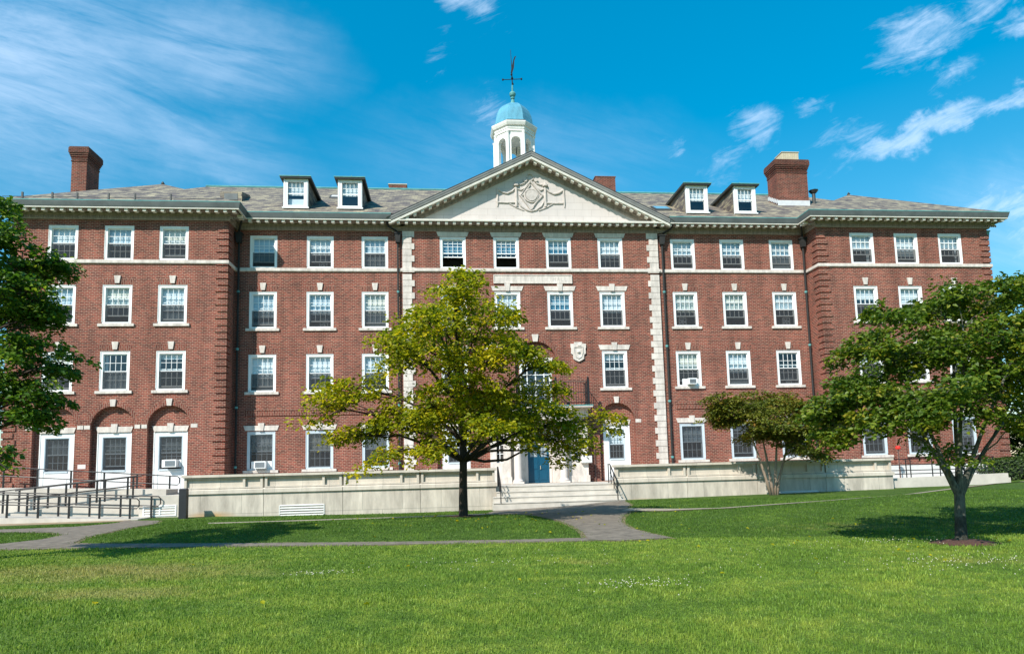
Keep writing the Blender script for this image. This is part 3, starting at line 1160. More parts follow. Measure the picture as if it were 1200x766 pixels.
def key_of(win, cx, ztop, y):
    q = MB()
    key_block(q, cx, ztop + .08, ztop + .50, .22, .34, y, .07)
    q.build('keystone', 'limestone', win)
    s = MB()
    s.hexa([(cx - HW, y - .004, ztop), (cx + HW, y - .004, ztop), (cx + HW, y + .02, ztop), (cx - HW, y + .02, ztop),
            (cx - HW - .12, y - .004, ztop + .33), (cx + HW + .12, y - .004, ztop + .33), (cx + HW + .12, y + .02, ztop + .33), (cx - HW - .12, y + .02, ztop + .33)])
    s.build('flat_arch', 'brick_soldier', win)


def lintel_of(win, cx, z, y, w, h=.28, key=True):
    q = MB()
    lintel(q, cx, z + .012, w, h, y, key)
    q.build('lintel', 'limestone', win)


# state of every window: (shade fraction, lower sash lift, extra)
ST = {
    ('w', -1, 4, 2): (.52, 0, {}), ('w', -1, 4, 1): (.50, 0, {}), ('w', -1, 4, 0): (.50, .28, dict(low_blind=.20)),
    ('h', -1, 4, 2): (.70, .45, {}), ('h', -1, 4, 1): (.5, .5, {}), ('h', -1, 4, 0): (.52, 0, dict(low_blind=.44)),
    ('c', -1, 4, 1): (.06, 1.0, dict(painted_sky=True, screen=0)), ('c', -1, 4, 0): (.06, 1.0, dict(painted_sky=True, screen=0)), ('c', 1, 4, 0): (.12, .55, dict(painted_sky=True)), ('c', 1, 4, 1): (.55, 0, {}),
    ('h', 1, 4, 0): (.52, .52, {}), ('h', 1, 4, 1): (.52, .5, {}), ('h', 1, 4, 2): (.60, .55, dict(low_blind=.40)),
    ('w', 1, 4, 0): (.45, .8, dict(curtain=.16)), ('w', 1, 4, 1): (.70, .35, {}), ('w', 1, 4, 2): (.42, .75, dict(curtain=.10)),
    ('w', -1, 3, 2): (.55, 0, {}), ('w', -1, 3, 1): (.50, .5, {}), ('w', -1, 3, 0): (.62, .2, dict(low_blind=.30)),
    ('h', -1, 3, 2): (.68, .2, dict(low_blind=.18)), ('h', -1, 3, 1): (.58, .45, {}), ('h', -1, 3, 0): (.55, .3, dict(low_blind=.40)),
    ('c', -1, 3, 1): (.6, .1, {}), ('c', -1, 3, 0): (.86, .15, {}), ('c', 1, 3, 0): (.15, .55, dict(painted_sky=True)), ('c', 1, 3, 1): (.50, 0, {}),
    ('h', 1, 3, 0): (.50, .8, {}), ('h', 1, 3, 1): (.50, .7, {}), ('h', 1, 3, 2): (.50, .8, {}),
    ('w', 1, 3, 0): (.30, .5, {}), ('w', 1, 3, 1): (.55, 0, {}), ('w', 1, 3, 2): (.5, .2, {}),
    ('w', -1, 2, 2): (.4, .1, {}), ('w', -1, 2, 1): (0, 0, dict(low_blind=.5, curtain=.12)), ('w', -1, 2, 0): (.10, .15, {}),
    ('h', -1, 2, 2): (.60, .3, dict(low_blind=.36)), ('h', -1, 2, 1): (.56, .25, {}), ('h', -1, 2, 0): (.60, .3, {}),
    ('c', -1, 2, 1): (.3, .2, {}), ('c', 1, 2, 1): (.10, .15, {}),
    ('h', 1, 2, 0): (.55, .35, {}), ('h', 1, 2, 1): (.56, .45, dict(low_blind=.2)), ('h', 1, 2, 2): (.0, .3, {}),
    ('w', 1, 2, 0): (.5, .2, {}), ('w', 1, 2, 1): (.4, .3, {}), ('w', 1, 2, 2): (.5, 0, {}),
    ('h', -1, 1, 2): (.52, .45, {}), ('h', -1, 1, 1): (.5, 0, {}), ('h', -1, 1, 0): (.4, 0, {}),
    ('h', 1, 1, 0): (.5, 0, {}), ('h', 1, 1, 1): (.12, .3, {}), ('h', 1, 1, 2): (.3, 0, {}),
    ('w', 1, 1, 0): (.0, .12, {}), ('w', 1, 1, 1): (0, 0, {}), ('w', 1, 1, 2): (.5, .2, {}),
}

walls = {}
soldier_y = {}
for sec, Yw, spots, rng in (('w', WY, WING, (WX0, WX1)), ('h', 0.0, HYP, (CX, WX0))):
    for sgn in (-1, 1):
        x0, x1 = sorted((sgn * rng[0], sgn * rng[1]))
        holes = []
        for row, (z0, z1) in ROW.items():
            for k, xw in enumerate(spots):
                x = sgn * xw
                if row == 1 and sec == 'w':
                    zs = 4.48 if sgn < 0 else 4.48
                    holes.append((x - ARCHR, x + ARCHR, 0.95, zs + ARCHR))
                else:
                    holes.append((x - HW, x + HW, z0, z1))
        arch_holes = [h for h in holes if h[2] == 0.95]
        rect_holes = [h for h in holes if h[2] != 0.95]
        mb2 = MB()
        allh = rect_holes + arch_holes
        wall_with_holes(mb2, x0, x1, -0.6, TOP, Yw, allh, 0.22)
        if arch_holes:
            # remove the square jamb faces of arched openings: rebuild without them
            mb2 = MB()
            xs_ = sorted({x0, x1, *[h[0] for h in allh], *[h[1] for h in allh]})
            zs_ = sorted({-0.6, TOP, *[h[2] for h in allh], *[h[3] for h in allh]})
            for i in range(len(xs_) - 1):
                for j in range(len(zs_) - 1):
                    cx, cz = (xs_[i] + xs_[i + 1]) / 2, (zs_[j] + zs_[j + 1]) / 2
                    if any(h[0] < cx < h[1] and h[2] < cz < h[3] for h in allh):
                        continue
                    mb2.face([(xs_[i], Yw, zs_[j]), (xs_[i + 1], Yw, zs_[j]), (xs_[i + 1], Yw, zs_[j + 1]), (xs_[i], Yw, zs_[j + 1])])
            t_ = MB()
            jambs(t_, Yw, rect_holes, 0.22)
            off = len(mb2.v)
            mb2.v += t_.v
            mb2.f += [tuple(i + off for i in f_) for f_ in t_.f]
            for h in arch_holes:
                cx = (h[0] + h[1]) / 2
                spandrel(mb2, cx, 0.95, 4.48, ARCHR, Yw, 0.26)
                # recessed brick panel with its own opening
                yb = Yw + 0.26
                half = 0.875 if sgn < 0 else HW
                bot = 0.95 if sgn < 0 else ROW[1][0]
                th = [(cx - half, cx + half, bot, 4.20 if sgn < 0 else ROW[1][1])]
                pz = [(cx - ARCHR, cx - half), (cx + half, cx + ARCHR)]
                for a_, b_ in pz:
                    mb2.face([(a_, yb, 0.95), (b_, yb, 0.95), (b_, yb, 5.62), (a_, yb, 5.62)])
                mb2.face([(cx - half, yb, th[0][3]), (cx + half, yb, th[0][3]), (cx + half, yb, 5.62), (cx - half, yb, 5.62)])
                if bot > 0.95:
                    mb2.face([(cx - half, yb, 0.95), (cx + half, yb, 0.95), (cx + half, yb, bot), (cx - half, yb, bot)])
        walls[(sec, sgn)] = mb2.build('brick_wall', 'brick', hall, recalc=False)
        for row, (z0, z1) in ROW.items():
            for k, xw in enumerate(spots):
                x = sgn * xw
                if row == 1 and sec == 'w' and sgn < 0:
                    continue
                bl, lf, ex = ST[(sec, sgn, row, k)]
                yy_ = Yw + (0.26 if (row == 1 and sec == 'w') else 0)
                if row == 1:
                    ex = dict(ex, frame_mat='screen_frame', screen=.98)
                w = sash_window(x, z0, z1, yy_, bl, lf, **ex)
                if row in (2, 3):
                    key_of(w, x, z1, Yw)
                    sill_of(w, x, z0, Yw, 1.86)
                if row == 1:
                    lintel_of(w, x, z1 + .04, yy_, 1.94)
                    sill_of(w, x, z0, yy_, 1.90 if sec == 'h' else 2.1)

# side walls of the wings, end walls and the back, as wall parts
for sgn in (-1, 1):
    q = MB()
    xi, xo = sgn * WX0, sgn * WX1
    q.face([(xi, WY, -.6), (xi, 0, -.6), (xi, 0, TOP), (xi, WY, TOP)])
    q.build('brick_wall', 'brick', hall, recalc=False)
    q = MB()
    q.face([(xo, WY, -.6), (xo, 17, -.6), (xo, 17, TOP), (xo, WY, TOP)])
    q.build('brick_wall', 'brick', hall, recalc=False)
q = MB()
q.face([(-WX1, 17, -.6), (WX1, 17, -.6), (WX1, 17, TOP), (-WX1, 17, TOP)])
q.build('brick_wall', 'brick', hall, recalc=False)

# central block
mb = MB()
holes = []
for z in ((13.55, 15.47), (10.01, 12.15)):
    for x in CEN:
        for s in (-1, 1):
            holes.append((s * x - HW, s * x + HW, z[0], z[1]))
for s in (-1, 1):
    holes.append((s * 4.73 - HW, s * 4.73 + HW, 6.36, 8.57))
arch_h = [(-4.72 - 1.08, -4.72 + 1.08, 0.95, 4.40 + 1.08), (4.72 - 1.08, 4.72 + 1.08, 0.95, 4.40 + 1.08)]
mid_arch = (-1.22, 1.22, 5.30, 7.95 + 1.22)
door_h = (-0.75, 0.75, 0.90, 3.75)
allh = holes + arch_h + [mid_arch, door_h]
xs_ = sorted({-CX, CX, *[h[0] for h in allh], *[h[1] for h in allh]})
zs_ = sorted({-0.6, 16.4, *[h[2] for h in allh], *[h[3] for h in allh]})
for i in range(len(xs_) - 1):
    for j in range(len(zs_) - 1):
        cx, cz = (xs_[i] + xs_[i + 1]) / 2, (zs_[j] + zs_[j + 1]) / 2
        if any(h[0] < cx < h[1] and h[2] < cz < h[3] for h in allh):
            continue
        mb.face([(xs_[i], CY, zs_[j]), (xs_[i + 1], CY, zs_[j]), (xs_[i + 1], CY, zs_[j + 1]), (xs_[i], CY, zs_[j + 1])])
t_ = MB()
jambs(t_, CY, holes + [door_h], 0.22)
off = len(mb.v)
mb.v += t_.v
mb.f += [tuple(i + off for i in f_) for f_ in t_.f]
for cx in (-4.72, 4.72):
    spandrel(mb, cx, .95, 4.40, 1.08, CY, .26)
    yb = CY + .26
    for a_, b_ in ((cx - 1.08, cx - .80), (cx + .80, cx + 1.08)):
        mb.face([(a_, yb, .95), (b_, yb, .95), (b_, yb, 5.5), (a_, yb, 5.5)])
    mb.face([(cx - .8, yb, 4.17), (cx + .8, yb, 4.17), (cx + .8, yb, 5.5), (cx - .8, yb, 5.5)])
spandrel(mb, 0, 5.30, 7.95, 1.22, CY, .24)
yb = CY + .24
for a_, b_ in ((-1.22, -.95), (.95, 1.22)):
    mb.face([(a_, yb, 5.3), (b_, yb, 5.3), (b_, yb, 9.2), (a_, yb, 9.2)])
mb.face([(-.95, yb, 7.9), (.95, yb, 7.9), (.95, yb, 9.2), (-.95, yb, 9.2)])
for s in (-1, 1):
    mb.face([(s * CX, CY, -.6), (s * CX, 0, -.6), (s * CX, 0, 16.4), (s * CX, CY, 16.4)])
mb.build('brick_wall', 'brick', hall, recalc=False)
for s in (-1, 1):
    for k, x in enumerate(CEN):
        bl, lf, ex = ST[('c', s, 4, k)]
        w = sash_window(s * x, 13.55, 15.47, CY, bl, lf, **ex)
        q = MB()
        lintel(q, s * x, 15.482, 1.90, .27, CY, False)
        q.build('lintel', 'limestone', w)
        bl, lf, ex = ST[('c', s, 3, k)]
        w = sash_window(s * x, 10.01, 12.15, CY, bl, lf, **ex)
        lintel_of(w, s * x, 12.19, CY, 1.92)
        sill_of(w, s * x, 10.01, CY, 1.90)
    bl, lf, ex = ST[('c', s, 2, 1)]
    w = sash_window(s * 4.73, 6.36, 8.57, CY, bl, lf, **ex)
    lintel_of(w, s * 4.73, 8.62, CY, 1.92, .30)
    sill_of(w, s * 4.73, 6.36, CY, 1.90)


def panel_door(cx, y, half, ztop, glass, blind, lift=.25, label=None, blind_mat='blind_grey'):
    """white frame down to the floor: sash above, wood panel below"""
    g0, g1, gz0, gz1 = cx - glass / 2, cx + glass / 2, 2.12, ztop - .22
    q = MB()
    a, b_ = cx - half + .004, cx + half - .004
    q.box(a, g0, y + .03, y + .2, .95, ztop - .004)
    q.box(g1, b_, y + .03, y + .2, .95, ztop - .004)
    q.box(g0, g1, y + .03, y + .2, gz1, ztop - .004)
    q.box(g0, g1, y + .05, y + .2, .95, gz0)
    q.box(g0 + .10, g1 - .10, y + .035, y + .06, 1.15, gz0 - .35)
    for xa in (a, b_ - .05):
        q.box(xa, xa + .05, y + .005, y + .031, .95, ztop - .004)
    d = q.build('window_door', 'white_paint', hall)
    if label:
        d['label'] = label
    w = sash_window(cx, gz0, gz1, y + .02, blind, lift, hw=glass / 2, parent=hall, casing=.06, blind_mat=blind_mat, frame_mat='screen_frame', screen=1.0 if blind_mat == 'blind_grey' else .5)
    w.name = 'sash_frame'
    w.parent = d
    # one level only below the door: hand the sash's pieces to the door itself
    for ch in list(w.children):
        ch.parent = d
    return d


def arch_trim(d, cx, zs, r, y, half, ztop, yrec):
    q = MB()
    arch_ring(q, cx, zs, r + .006, r + .24, y, .012)
    q.build('brick_arch', 'brick_soldier', d)
    q = MB()
    key_block(q, cx, zs + r - .01, zs + r + .36, .22, .32, y, .08)
    q.build('keystone', 'limestone', d)
    for s in (-1, 1):
        q = MB()
        xa = cx + s * (r + .19)
        q.box(xa - .17, xa + .17, y - .02, y + .05, zs - .10, zs + .10)
        q.build('impost_block', 'limestone', d)
    q = MB()
    lintel(q, cx, ztop + .012, half * 2 + .14, .30, yrec, True)
    q.build('lintel', 'limestone', d)


for k, xw in enumerate(WING):
    d = panel_door(-xw, WY + .26, .875, 4.20, 1.26, .45, [.35, .3, 0][k])
    arch_trim(d, -xw, 4.48, ARCHR, WY, .875, 4.20, WY + .26)
for s in (-1, 1):
    d = panel_door(s * 4.72, CY + .26, .80, 4.17, .98, .5 if s > 0 else .3, .0, blind_mat='blind')
    arch_trim(d, s * 4.72, 4.40, 1.08, CY, .80, 4.17, CY + .26)
for xw in WING:
    # right wing arches stand round plain windows
    q = MB()
    arch_ring(q, xw, 4.48, ARCHR + .006, ARCHR + .24, WY, .012)
    ar = q.build('brick_arch', 'brick_soldier', hall)
    q = MB()
    key_block(q, xw, 5.57, 5.94, .22, .32, WY, .08)
    q.build('keystone', 'limestone', ar)

# balcony window behind the railing
q = MB()
yb = CY + .24
for xa in (-.946, .80):
    q.box(xa, xa + .146, yb - .02, yb + .16, 5.34, 7.896)
q.box(-.80, .80, yb - .02, yb + .16, 7.72, 7.896)
for xa in (-.53, .47):
    q.box(xa, xa + .06, yb + .02, yb + .12, 5.34, 7.72)
for z in (5.34, 6.0, 6.6, 7.2, 7.66):
    q.box(-.80, .80, yb + .04, yb + .10, z, z + .05)
q.box(-.03, .03, yb + .01, yb + .12, 5.34, 7.72)
bw = q.build('balcony_window', 'white_paint', hall)
q = MB()
q.face([(-.8, yb + .07, 5.34), (.8, yb + .07, 5.34), (.8, yb + .07, 7.72), (-.8, yb + .07, 7.72)])
q.build('pane', 'glass', bw, recalc=False)
q = MB()
q.box(-1.1, 1.1, yb + .5, yb + .52, 5.0, 8.3)
q.build('room', 'room_dark', bw)
q = MB()
lintel(q, 0, 7.915, 2.1, .32, yb, True)
key_block(q, 0, 9.15, 9.58, .26, .40, CY, .09)
q.build('lintel', 'limestone', bw)
q = MB()
arch_ring(q, 0, 7.95, 1.226, 1.46, CY, .012)
q.build('brick_arch', 'brick_soldier', bw)

# shield plaques beside the balcony window
for s in (-1, 1):
    cx = s * 2.55
    q = MB()
    pts = [(-.46, 9.0), (-.24, 9.0), (-.24, 9.10), (.24, 9.10), (.24, 9.0), (.46, 9.0), (.46, 8.78), (.42, 8.70), (.44, 8.42), (.33, 8.34), (.32, 8.10), (.20, 8.02), (0, 7.93), (-.20, 8.02), (-.32, 8.10), (-.33, 8.34), (-.44, 8.42), (-.42, 8.70), (-.46, 8.78)]
    q.prism([(cx + a, z) for a, z in pts], CY - .10, CY + .03)
    pl = q.build('shield_plaque', 'limestone', hall)
    q = MB()
    ring = [(-.26, 8.80), (.26, 8.80), (.26, 8.45), (.16, 8.22), (0, 8.12), (-.16, 8.22), (-.26, 8.45), (-.26, 8.80)]
    q.tube([(cx + a, CY - .11, z) for a, z in ring], .035, 6)
    q.box(cx - .04, cx + .14, CY - .15, CY - .09, 8.86, 8.93)
    q.lathe((cx, CY - .10, 8.5), [(.01, -.09), (.085, -.05), (.11, 0), (.085, .05), (.01, .09)], 10)
    q.build('shield_carving', 'limestone', pl)

# name tablet with worn, shallow lettering
q = MB()
q.box(-2.37, 2.33, CY - .05, CY + .03, 12.64, 13.17)
tb = q.build('name_tablet', 'limestone', hall)
q = MB()
q.box(-2.37, 2.33, CY - .075, CY - .05, 13.12, 13.17)
q.box(-2.37, 2.33, CY - .075, CY - .05, 12.64, 12.69)
q.box(-2.37, -2.32, CY - .075, CY - .05, 12.69, 13.12)
q.box(2.28, 2.33, CY - .075, CY - .05, 12.69, 13.12)
q.build('tablet_border', 'limestone', tb)
rnd = random.Random(7)
q = MB()
x = -2.1
G = {'H': [(0, 0, 0, 1), (1, 0, 1, 1), (0, .5, 1, .5)], 'A': [(0, 0, .5, 1), (.5, 1, 1, 0), (.25, .4, .75, .4)], 'L': [(0, 0, 0, 1), (0, 0, .8, 0)]}


def stroke(mb, x0, z0, x1, z1, w, y):
    d = Vector((x1 - x0, 0, z1 - z0))
    n_ = Vector((-d.z, 0, d.x)).normalized() * w / 2
    a = Vector((x0, y, z0))
    b_ = Vector((x1, y, z1))
    mb.hexa([a - n_, b_ - n_, b_ + n_, a + n_, a - n_ + Vector((0, .01, 0)), b_ - n_ + Vector((0, .01, 0)), b_ + n_ + Vector((0, .01, 0)), a + n_ + Vector((0, .01, 0))])


for k in range(19):
    x += .165
    if x > 1.05:
        break
    if k in (6, 12):
        continue
    stroke(q, x, 12.79, x, 13.02, .018, CY - .055)
    if k % 2:
        stroke(q, x, 13.01, x + .09, 13.01, .014, CY - .0552)
    else:
        stroke(q, x + .09, 12.79, x + .09, 13.02, .014, CY - .0552)
x = 1.2
for ch in 'HALL':
    for s_ in G[ch]:
        stroke(q, x + s_[0] * .13, 12.79 + s_[1] * .23, x + s_[2] * .13, 12.79 + s_[3] * .23, .02, CY - .0555)
    x += .235
q.build('lettering', 'relief_stone', tb)

# string course at the foot of the top windows
fp = [(-WX1, 17.0), (-WX1, WY), (-WX0, WY), (-WX0, 0), (-CX, 0), (-CX, CY), (CX, CY), (CX, 0), (WX0, 0), (WX0, WY), (WX1, WY), (WX1, 17.0)]
q = MB()
q.sweep(fp, [(0.0, 13.335), (.07, 13.335), (.095, 13.37), (.095, 13.53), (.07, 13.545), (-.02, 13.545)])
q.build('band_course', 'limestone', hall)
# raised brick panels over the ground-floor windows of the recessed walls
for s in (-1, 1):
    q = MB()
    a, b_ = sorted((s * 8.35, s * 16.45))
    q.box(a, b_, -.045, .02, 5.05, 5.33)
    q.box(a, b_, -.07, .02, 5.335, 5.40)
    q.build('brick_course', 'brick_soldier', hall)

# brick quoins on the wings
for s in (-1, 1):
    for xc, inner in ((WX0, -1), (WX1, 1)):
        q = MB()
        z = 1.0
        k = 0
        while z < 15.5:
            ln = .62 if k % 2 else .50
            if True:
                zt_ = z + .285
                x_c = s * xc
                d = -s * inner            # towards the middle of the wing
                x_a = x_c + s * inner * .055
                x_b = x_c + d * ln
                x0_, x1_ = sorted((x_a, x_b))
                q.box(x0_, x1_, WY - .055, WY + .01, z, zt_)
                dl = .50 if k % 2 else .62
                x0_, x1_ = sorted((x_c - s * inner * .01, x_a))
                q.box(x0_, x1_, WY + .0102, WY + dl, z, zt_)
            z += .372
            k += 1
        q.build('brick_quoins', 'brick', hall)
# stone quoins of the centre
for s in (-1, 1):
    q = MB()
    z = 0.95
    k = 0
    zk = 15.77
    while zk - .355 > .9:
        ln = .66 if k % 2 == 0 else .50
        zb_ = zk - .355
        if not (zb_ < 13.55 and zk > 13.33):
            x0_, x1_ = sorted((s * (CX + .035), s * (CX - ln)))
            q.box(x0_, x1_, CY - .05, 0.03, zb_ + .006, zk)
        else:
            x0_, x1_ = sorted((s * (CX + .035), s * (CX - ln)))
            q.box(x0_, x1_, CY - .085, 0.03, 13.30, 13.58)
        zk -= .369
        k += 1
    q.build('stone_quoins', 'limestone', hall)

# cornice
cp = [(-WX1, 17.0), (-WX1, WY), (-WX0, WY), (-WX0, 0), (WX0, 0), (WX0, WY), (WX1, WY), (WX1, 17.0)]
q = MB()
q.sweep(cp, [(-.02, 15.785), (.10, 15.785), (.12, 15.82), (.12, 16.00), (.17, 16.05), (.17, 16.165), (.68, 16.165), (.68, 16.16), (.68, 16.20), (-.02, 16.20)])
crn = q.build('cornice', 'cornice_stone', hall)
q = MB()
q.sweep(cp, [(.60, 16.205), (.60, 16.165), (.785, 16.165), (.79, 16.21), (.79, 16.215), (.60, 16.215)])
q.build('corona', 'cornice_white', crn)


def along_path(path, step, fn, trim=0.0):
    for k in range(len(path) - 1):
        a, b_ = Vector(path[k]), Vector(path[k + 1])
        d = b_ - a
        L = d.length
        d.normalize()
        nrm = Vector((d.y, -d.x))
        cnt = max(1, int(round((L - 2 * trim) / step)))
        for i in range(cnt + 1):
            fn(a + d * (trim + (L - 2 * trim) * i / cnt), d, nrm)


md = MB()
dn = MB()


def obox(mb_, p, d, nrm, w, o0, o1, z0, z1):
    a = p - d * w / 2
    b_ = p + d * w / 2
    mb_.hexa([(*(a + nrm * o1), z0), (*(b_ + nrm * o1), z0), (*(b_ + nrm * o0), z0), (*(a + nrm * o0), z0),
              (*(a + nrm * o1), z1), (*(b_ + nrm * o1), z1), (*(b_ + nrm * o0), z1), (*(a + nrm * o0), z1)])


front_path = cp[1:-1]
for k in range(len(front_path) - 1):
    a, b_ = Vector(front_path[k]), Vector(front_path[k + 1])
    ext0 = .55 if k in (0, 4) else -.75 if k in (2,) else 0
    d = (b_ - a).normalized()
    nrm = Vector((d.y, -d.x))
    if k == 0:
        a, b_ = a - d * .5, b_ + d * .5
    elif k == 4:
        a, b_ = a - d * .5, b_ + d * .5
    elif k == 2:
        a, b_ = a + d * .95, b_ - d * .95
    elif k == 1:
        a, b_ = a + d * .15, b_ - d * .95
    else:
        a, b_ = a + d * .95, b_ - d * .15
    L = (b_ - a).length
    n_ = max(1, round(L / .462))
    for i in range(n_ + 1):
        obox(md, a + d * (L * i / n_), d, nrm, .17, .44, .70, 16.03, 16.163)
    n_ = max(1, round(L / .125))
    for i in range(n_ + 1):
        obox(dn, a + d * (L * i / n_), d, nrm, .07, .11, .155, 15.86, 15.985)
for s in (-1, 1):
    for i in range(10):
        obox(md, Vector((s * WX1, WY + .2 + i * .462)), Vector((0, 1)), Vector((s, 0)), .17, .44, .70, 16.03, 16.163)
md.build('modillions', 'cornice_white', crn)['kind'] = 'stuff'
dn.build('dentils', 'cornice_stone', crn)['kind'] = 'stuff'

PX = 8.25
for s in (-1, 1):
    pth = [(-WX1, 17.0), (-WX1, WY), (-WX0, WY), (-WX0, 0), (-PX - .02, 0)]
    if s > 0:
        pth = [(-x, y) for x, y in reversed(pth)]
    q = MB()
    q.sweep(pth, [(.55, 16.218), (.772, 16.218), (.80, 16.28), (.84, 16.42), (.86, 16.50), (.86, 16.53), (.55, 16.53)])
    gt_ = q.build('gutter', 'gutter_copper', hall)
    q = MB()
    q.sweep(pth, [(.80, 16.532), (.875, 16.532), (.875, 16.575), (.80, 16.575)])
    q.build('gutter_lip', 'verdigris', gt_)
    q = MB()
    q.sweep(pth, [(.55, 16.534), (.79, 16.534), (.79, 16.60), (.55, 16.66)])
    q.build('roof_edge', 'dark_copper', gt_)

# pediment
SL = (20.46 - 16.42) / PX
ped = MB()
ped.prism([(-PX, 16.262), (PX, 16.262), (0, 16.262 + PX * SL)], -.10, .6)
pd = ped.build('pediment', 'tympanum_stone', hall)


def rake(mb_, prof):
    """profile (outward, height below/above the rake's top line) run up both slopes"""
    n_ = len(prof)
    i = len(mb_.v)
    for x, zt_ in ((-PX - .02, 20.46 - (PX + .02) * SL), (0, 20.46), (PX + .02, 20.46 - (PX + .02) * SL)):
        for o_, h in prof:
            mb_.v.append((x, -o_, zt_ + h))
    for k in range(2):
        for j in range(n_ - 1):
            a_ = i + k * n_ + j
            mb_.f.append((a_, a_ + n_, a_ + n_ + 1, a_ + 1))
    mb_.f.append(tuple(i + j for j in range(n_)))
    mb_.f.append(tuple(i + 2 * n_ + j for j in reversed(range(n_))))


q = MB()
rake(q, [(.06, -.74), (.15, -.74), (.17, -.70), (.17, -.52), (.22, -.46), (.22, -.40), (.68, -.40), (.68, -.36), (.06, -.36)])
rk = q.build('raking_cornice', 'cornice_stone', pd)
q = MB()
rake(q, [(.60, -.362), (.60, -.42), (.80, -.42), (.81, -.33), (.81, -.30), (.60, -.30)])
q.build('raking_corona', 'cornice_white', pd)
q = MB()
rake(q, [(.3, -.298), (.78, -.298), (.80, -.24), (.83, -.235), (.85, -.10), (.87, -.09), (.87, 0.0), (-.3, .03)])
q.build('raking_gutter', 'raking_metal', pd)
q = MB()
rake(q, [(.50, .036), (.885, .004), (.885, .05), (.50, .075)])
q.build('raking_edge', 'dark_copper', pd)
for s in (-1, 1):
    n_ = 17
    for i in range(n_):
        x = s * (.24 + (PX - 1.15) * i / (n_ - 1))
        w_ = .085
        zc = 20.46 - abs(x) * SL - .405
        pts = []
        for xx in (x - w_, x + w_):
            pts.append((xx, 20.46 - abs(xx) * SL - .403))
        (xa, za), (xb, zb_) = pts
        q = MB()
        q.hexa([(xa, -.70, za - .14), (xb, -.70, zb_ - .14), (xb, -.42, zb_ - .14), (xa, -.42, za - .14),
                (xa, -.70, za), (xb, -.70, zb_), (xb, -.42, zb_), (xa, -.42, za)])
        q.build('modillion', 'cornice_white', pd)
q = MB()
q.box(-PX, PX, -.72, -.10, 16.252, 16.30)
q.build('pediment_ledge', 'cornice_white', pd)

# carving: shield, medallion, swags and tassels
q = MB()
yr = -.125
def tb2(pts, r, seg=7):
    q.tube([(x, yr, z) for x, z in pts], r, seg)
tb2([(0, 18.95), (-.64, 18.05), (0, 17.17)], .075)
tb2([(0, 17.17), (.70, 18.05), (0, 18.95)], .075)
tb2([(-.50, 18.02), (-.02, 18.72)], .05)
tb2([(.10, 17.36), (.62, 18.02)], .05)
n_ = 20
tb2([(.03 + .40 * math.cos(2 * math.pi * k / n_), 18.04 + .40 * math.sin(2 * math.pi * k / n_)) for k in range(n_ + 1)], .06)
q.lathe((.03, yr, 18.04), [(.02, -.01), (.02, 0)], 8)
q.tube([(.03, yr - .01, 18.04), (.03, yr - .085, 18.04)], .34, 24)
tb2([(.0 + .2 * math.cos(2 * math.pi * k / 14), 19.2 + .2 * math.sin(2 * math.pi * k / 14)) for k in range(15)], .055)
for s in (-1, 1):
    x = s * .88
    q.tube([(x, yr, 17.35), (x, yr, 18.62)], .085, 8)
    q.tube([(x, yr - .02, 18.62), (x, yr - .02, 18.70)], .17, 8)
    q.tube([(x, yr - .02, 18.70), (x, yr - .02, 18.86)], [.12, .05], 8)
    tb2([(s * .24, 19.02), (s * .40, 18.80), (s * .62, 18.72), (s * .86, 18.80)], .06)
    tb2([(s * .16, 18.80), (s * .35, 18.50), (s * .60, 18.38), (s * .84, 18.48)], .055)
    tb2([(s * .88, 18.55), (s * 1.12, 18.30), (s * 1.42, 18.16), (s * 1.70, 18.22), (s * 1.98, 18.42)], .065)
    tb2([(s * 2.0, 18.46), (s * 2.02, 17.62), (s * 2.03, 17.34)], [.055, .07, .03])
    tb2([(s * .95, 17.60), (s * 1.5, 17.58), (s * 2.05, 17.60)], .055)
    tb2([(s * .84, 18.3), (s * .83, 17.75), (s * .60, 17.38), (s * .28, 17.15), (0, 17.08)], .055)
    tb2([(s * 1.3, 17.52), (s * .9, 17.30), (s * .45, 17.12)], .035)
    q.tube([(s * .32, yr - .02, 19.0), (s * .32, yr - .09, 19.0)], .12, 10)
q.build('relief_carving', 'relief_stone', pd)

# roofs
EZ, EY, RY, RZ, RX = 16.56, -.80, 8.5, 22.02, 21.8
q = MB()
xe = WX1 + .80
zv = 20.49
yv = EY + (zv - EZ) / ((RZ - EZ) / (RY - EY))
for pts in ([(-xe, EY, EZ), (-PX - .03, EY, EZ), (0, yv, zv), (0, RY, RZ), (-RX, RY, RZ)],
            [(PX + .03, EY, EZ), (xe, EY, EZ), (RX, RY, RZ), (0, RY, RZ), (0, yv, zv)],
            [(-xe, 17.8, EZ), (-xe, EY, EZ), (-RX, RY, RZ)],
            [(xe, EY, EZ), (xe, 17.8, EZ), (RX, RY, RZ)],
            [(xe, 17.8, EZ), (-xe, 17.8, EZ), (-RX, RY, RZ), (RX, RY, RZ)]):
    q.face(pts)
roof = q.build('roof', 'slate', hall, recalc=False)
q = MB()
q.tube([(-RX, RY, RZ + .03), (RX, RY, RZ + .03)], .09, 6)
q.build('ridge_cap', 'verdigris', roof)
for s in (-1, 1):
    q = MB()
    xm = s * 22.7
    ax, az, ay = xm, 20.03, 3.6
    xi, xo = s * (WX0 - .80), s * xe
    ye = WY - .80
    q.face([(xo, ye, EZ), (xi, ye, EZ), (ax, ay, az)])
    q.face([(xi, ye, EZ), (xi, EY, EZ), (ax, 5.3, az), (ax, ay, az)])
    q.face([(xo, ye, EZ), (ax, ay, az), (ax, 5.3, az), (xo, EY, EZ)])
    wr = q.build('wing_roof', 'slate', hall, recalc=False)
    q = MB()
    q.tube([(ax, ay, az + .02), (ax, ay, az + .16)], [.12, .03], 6)
    q.build('finial', 'dark_copper', wr)
q = MB()
zr = 20.49
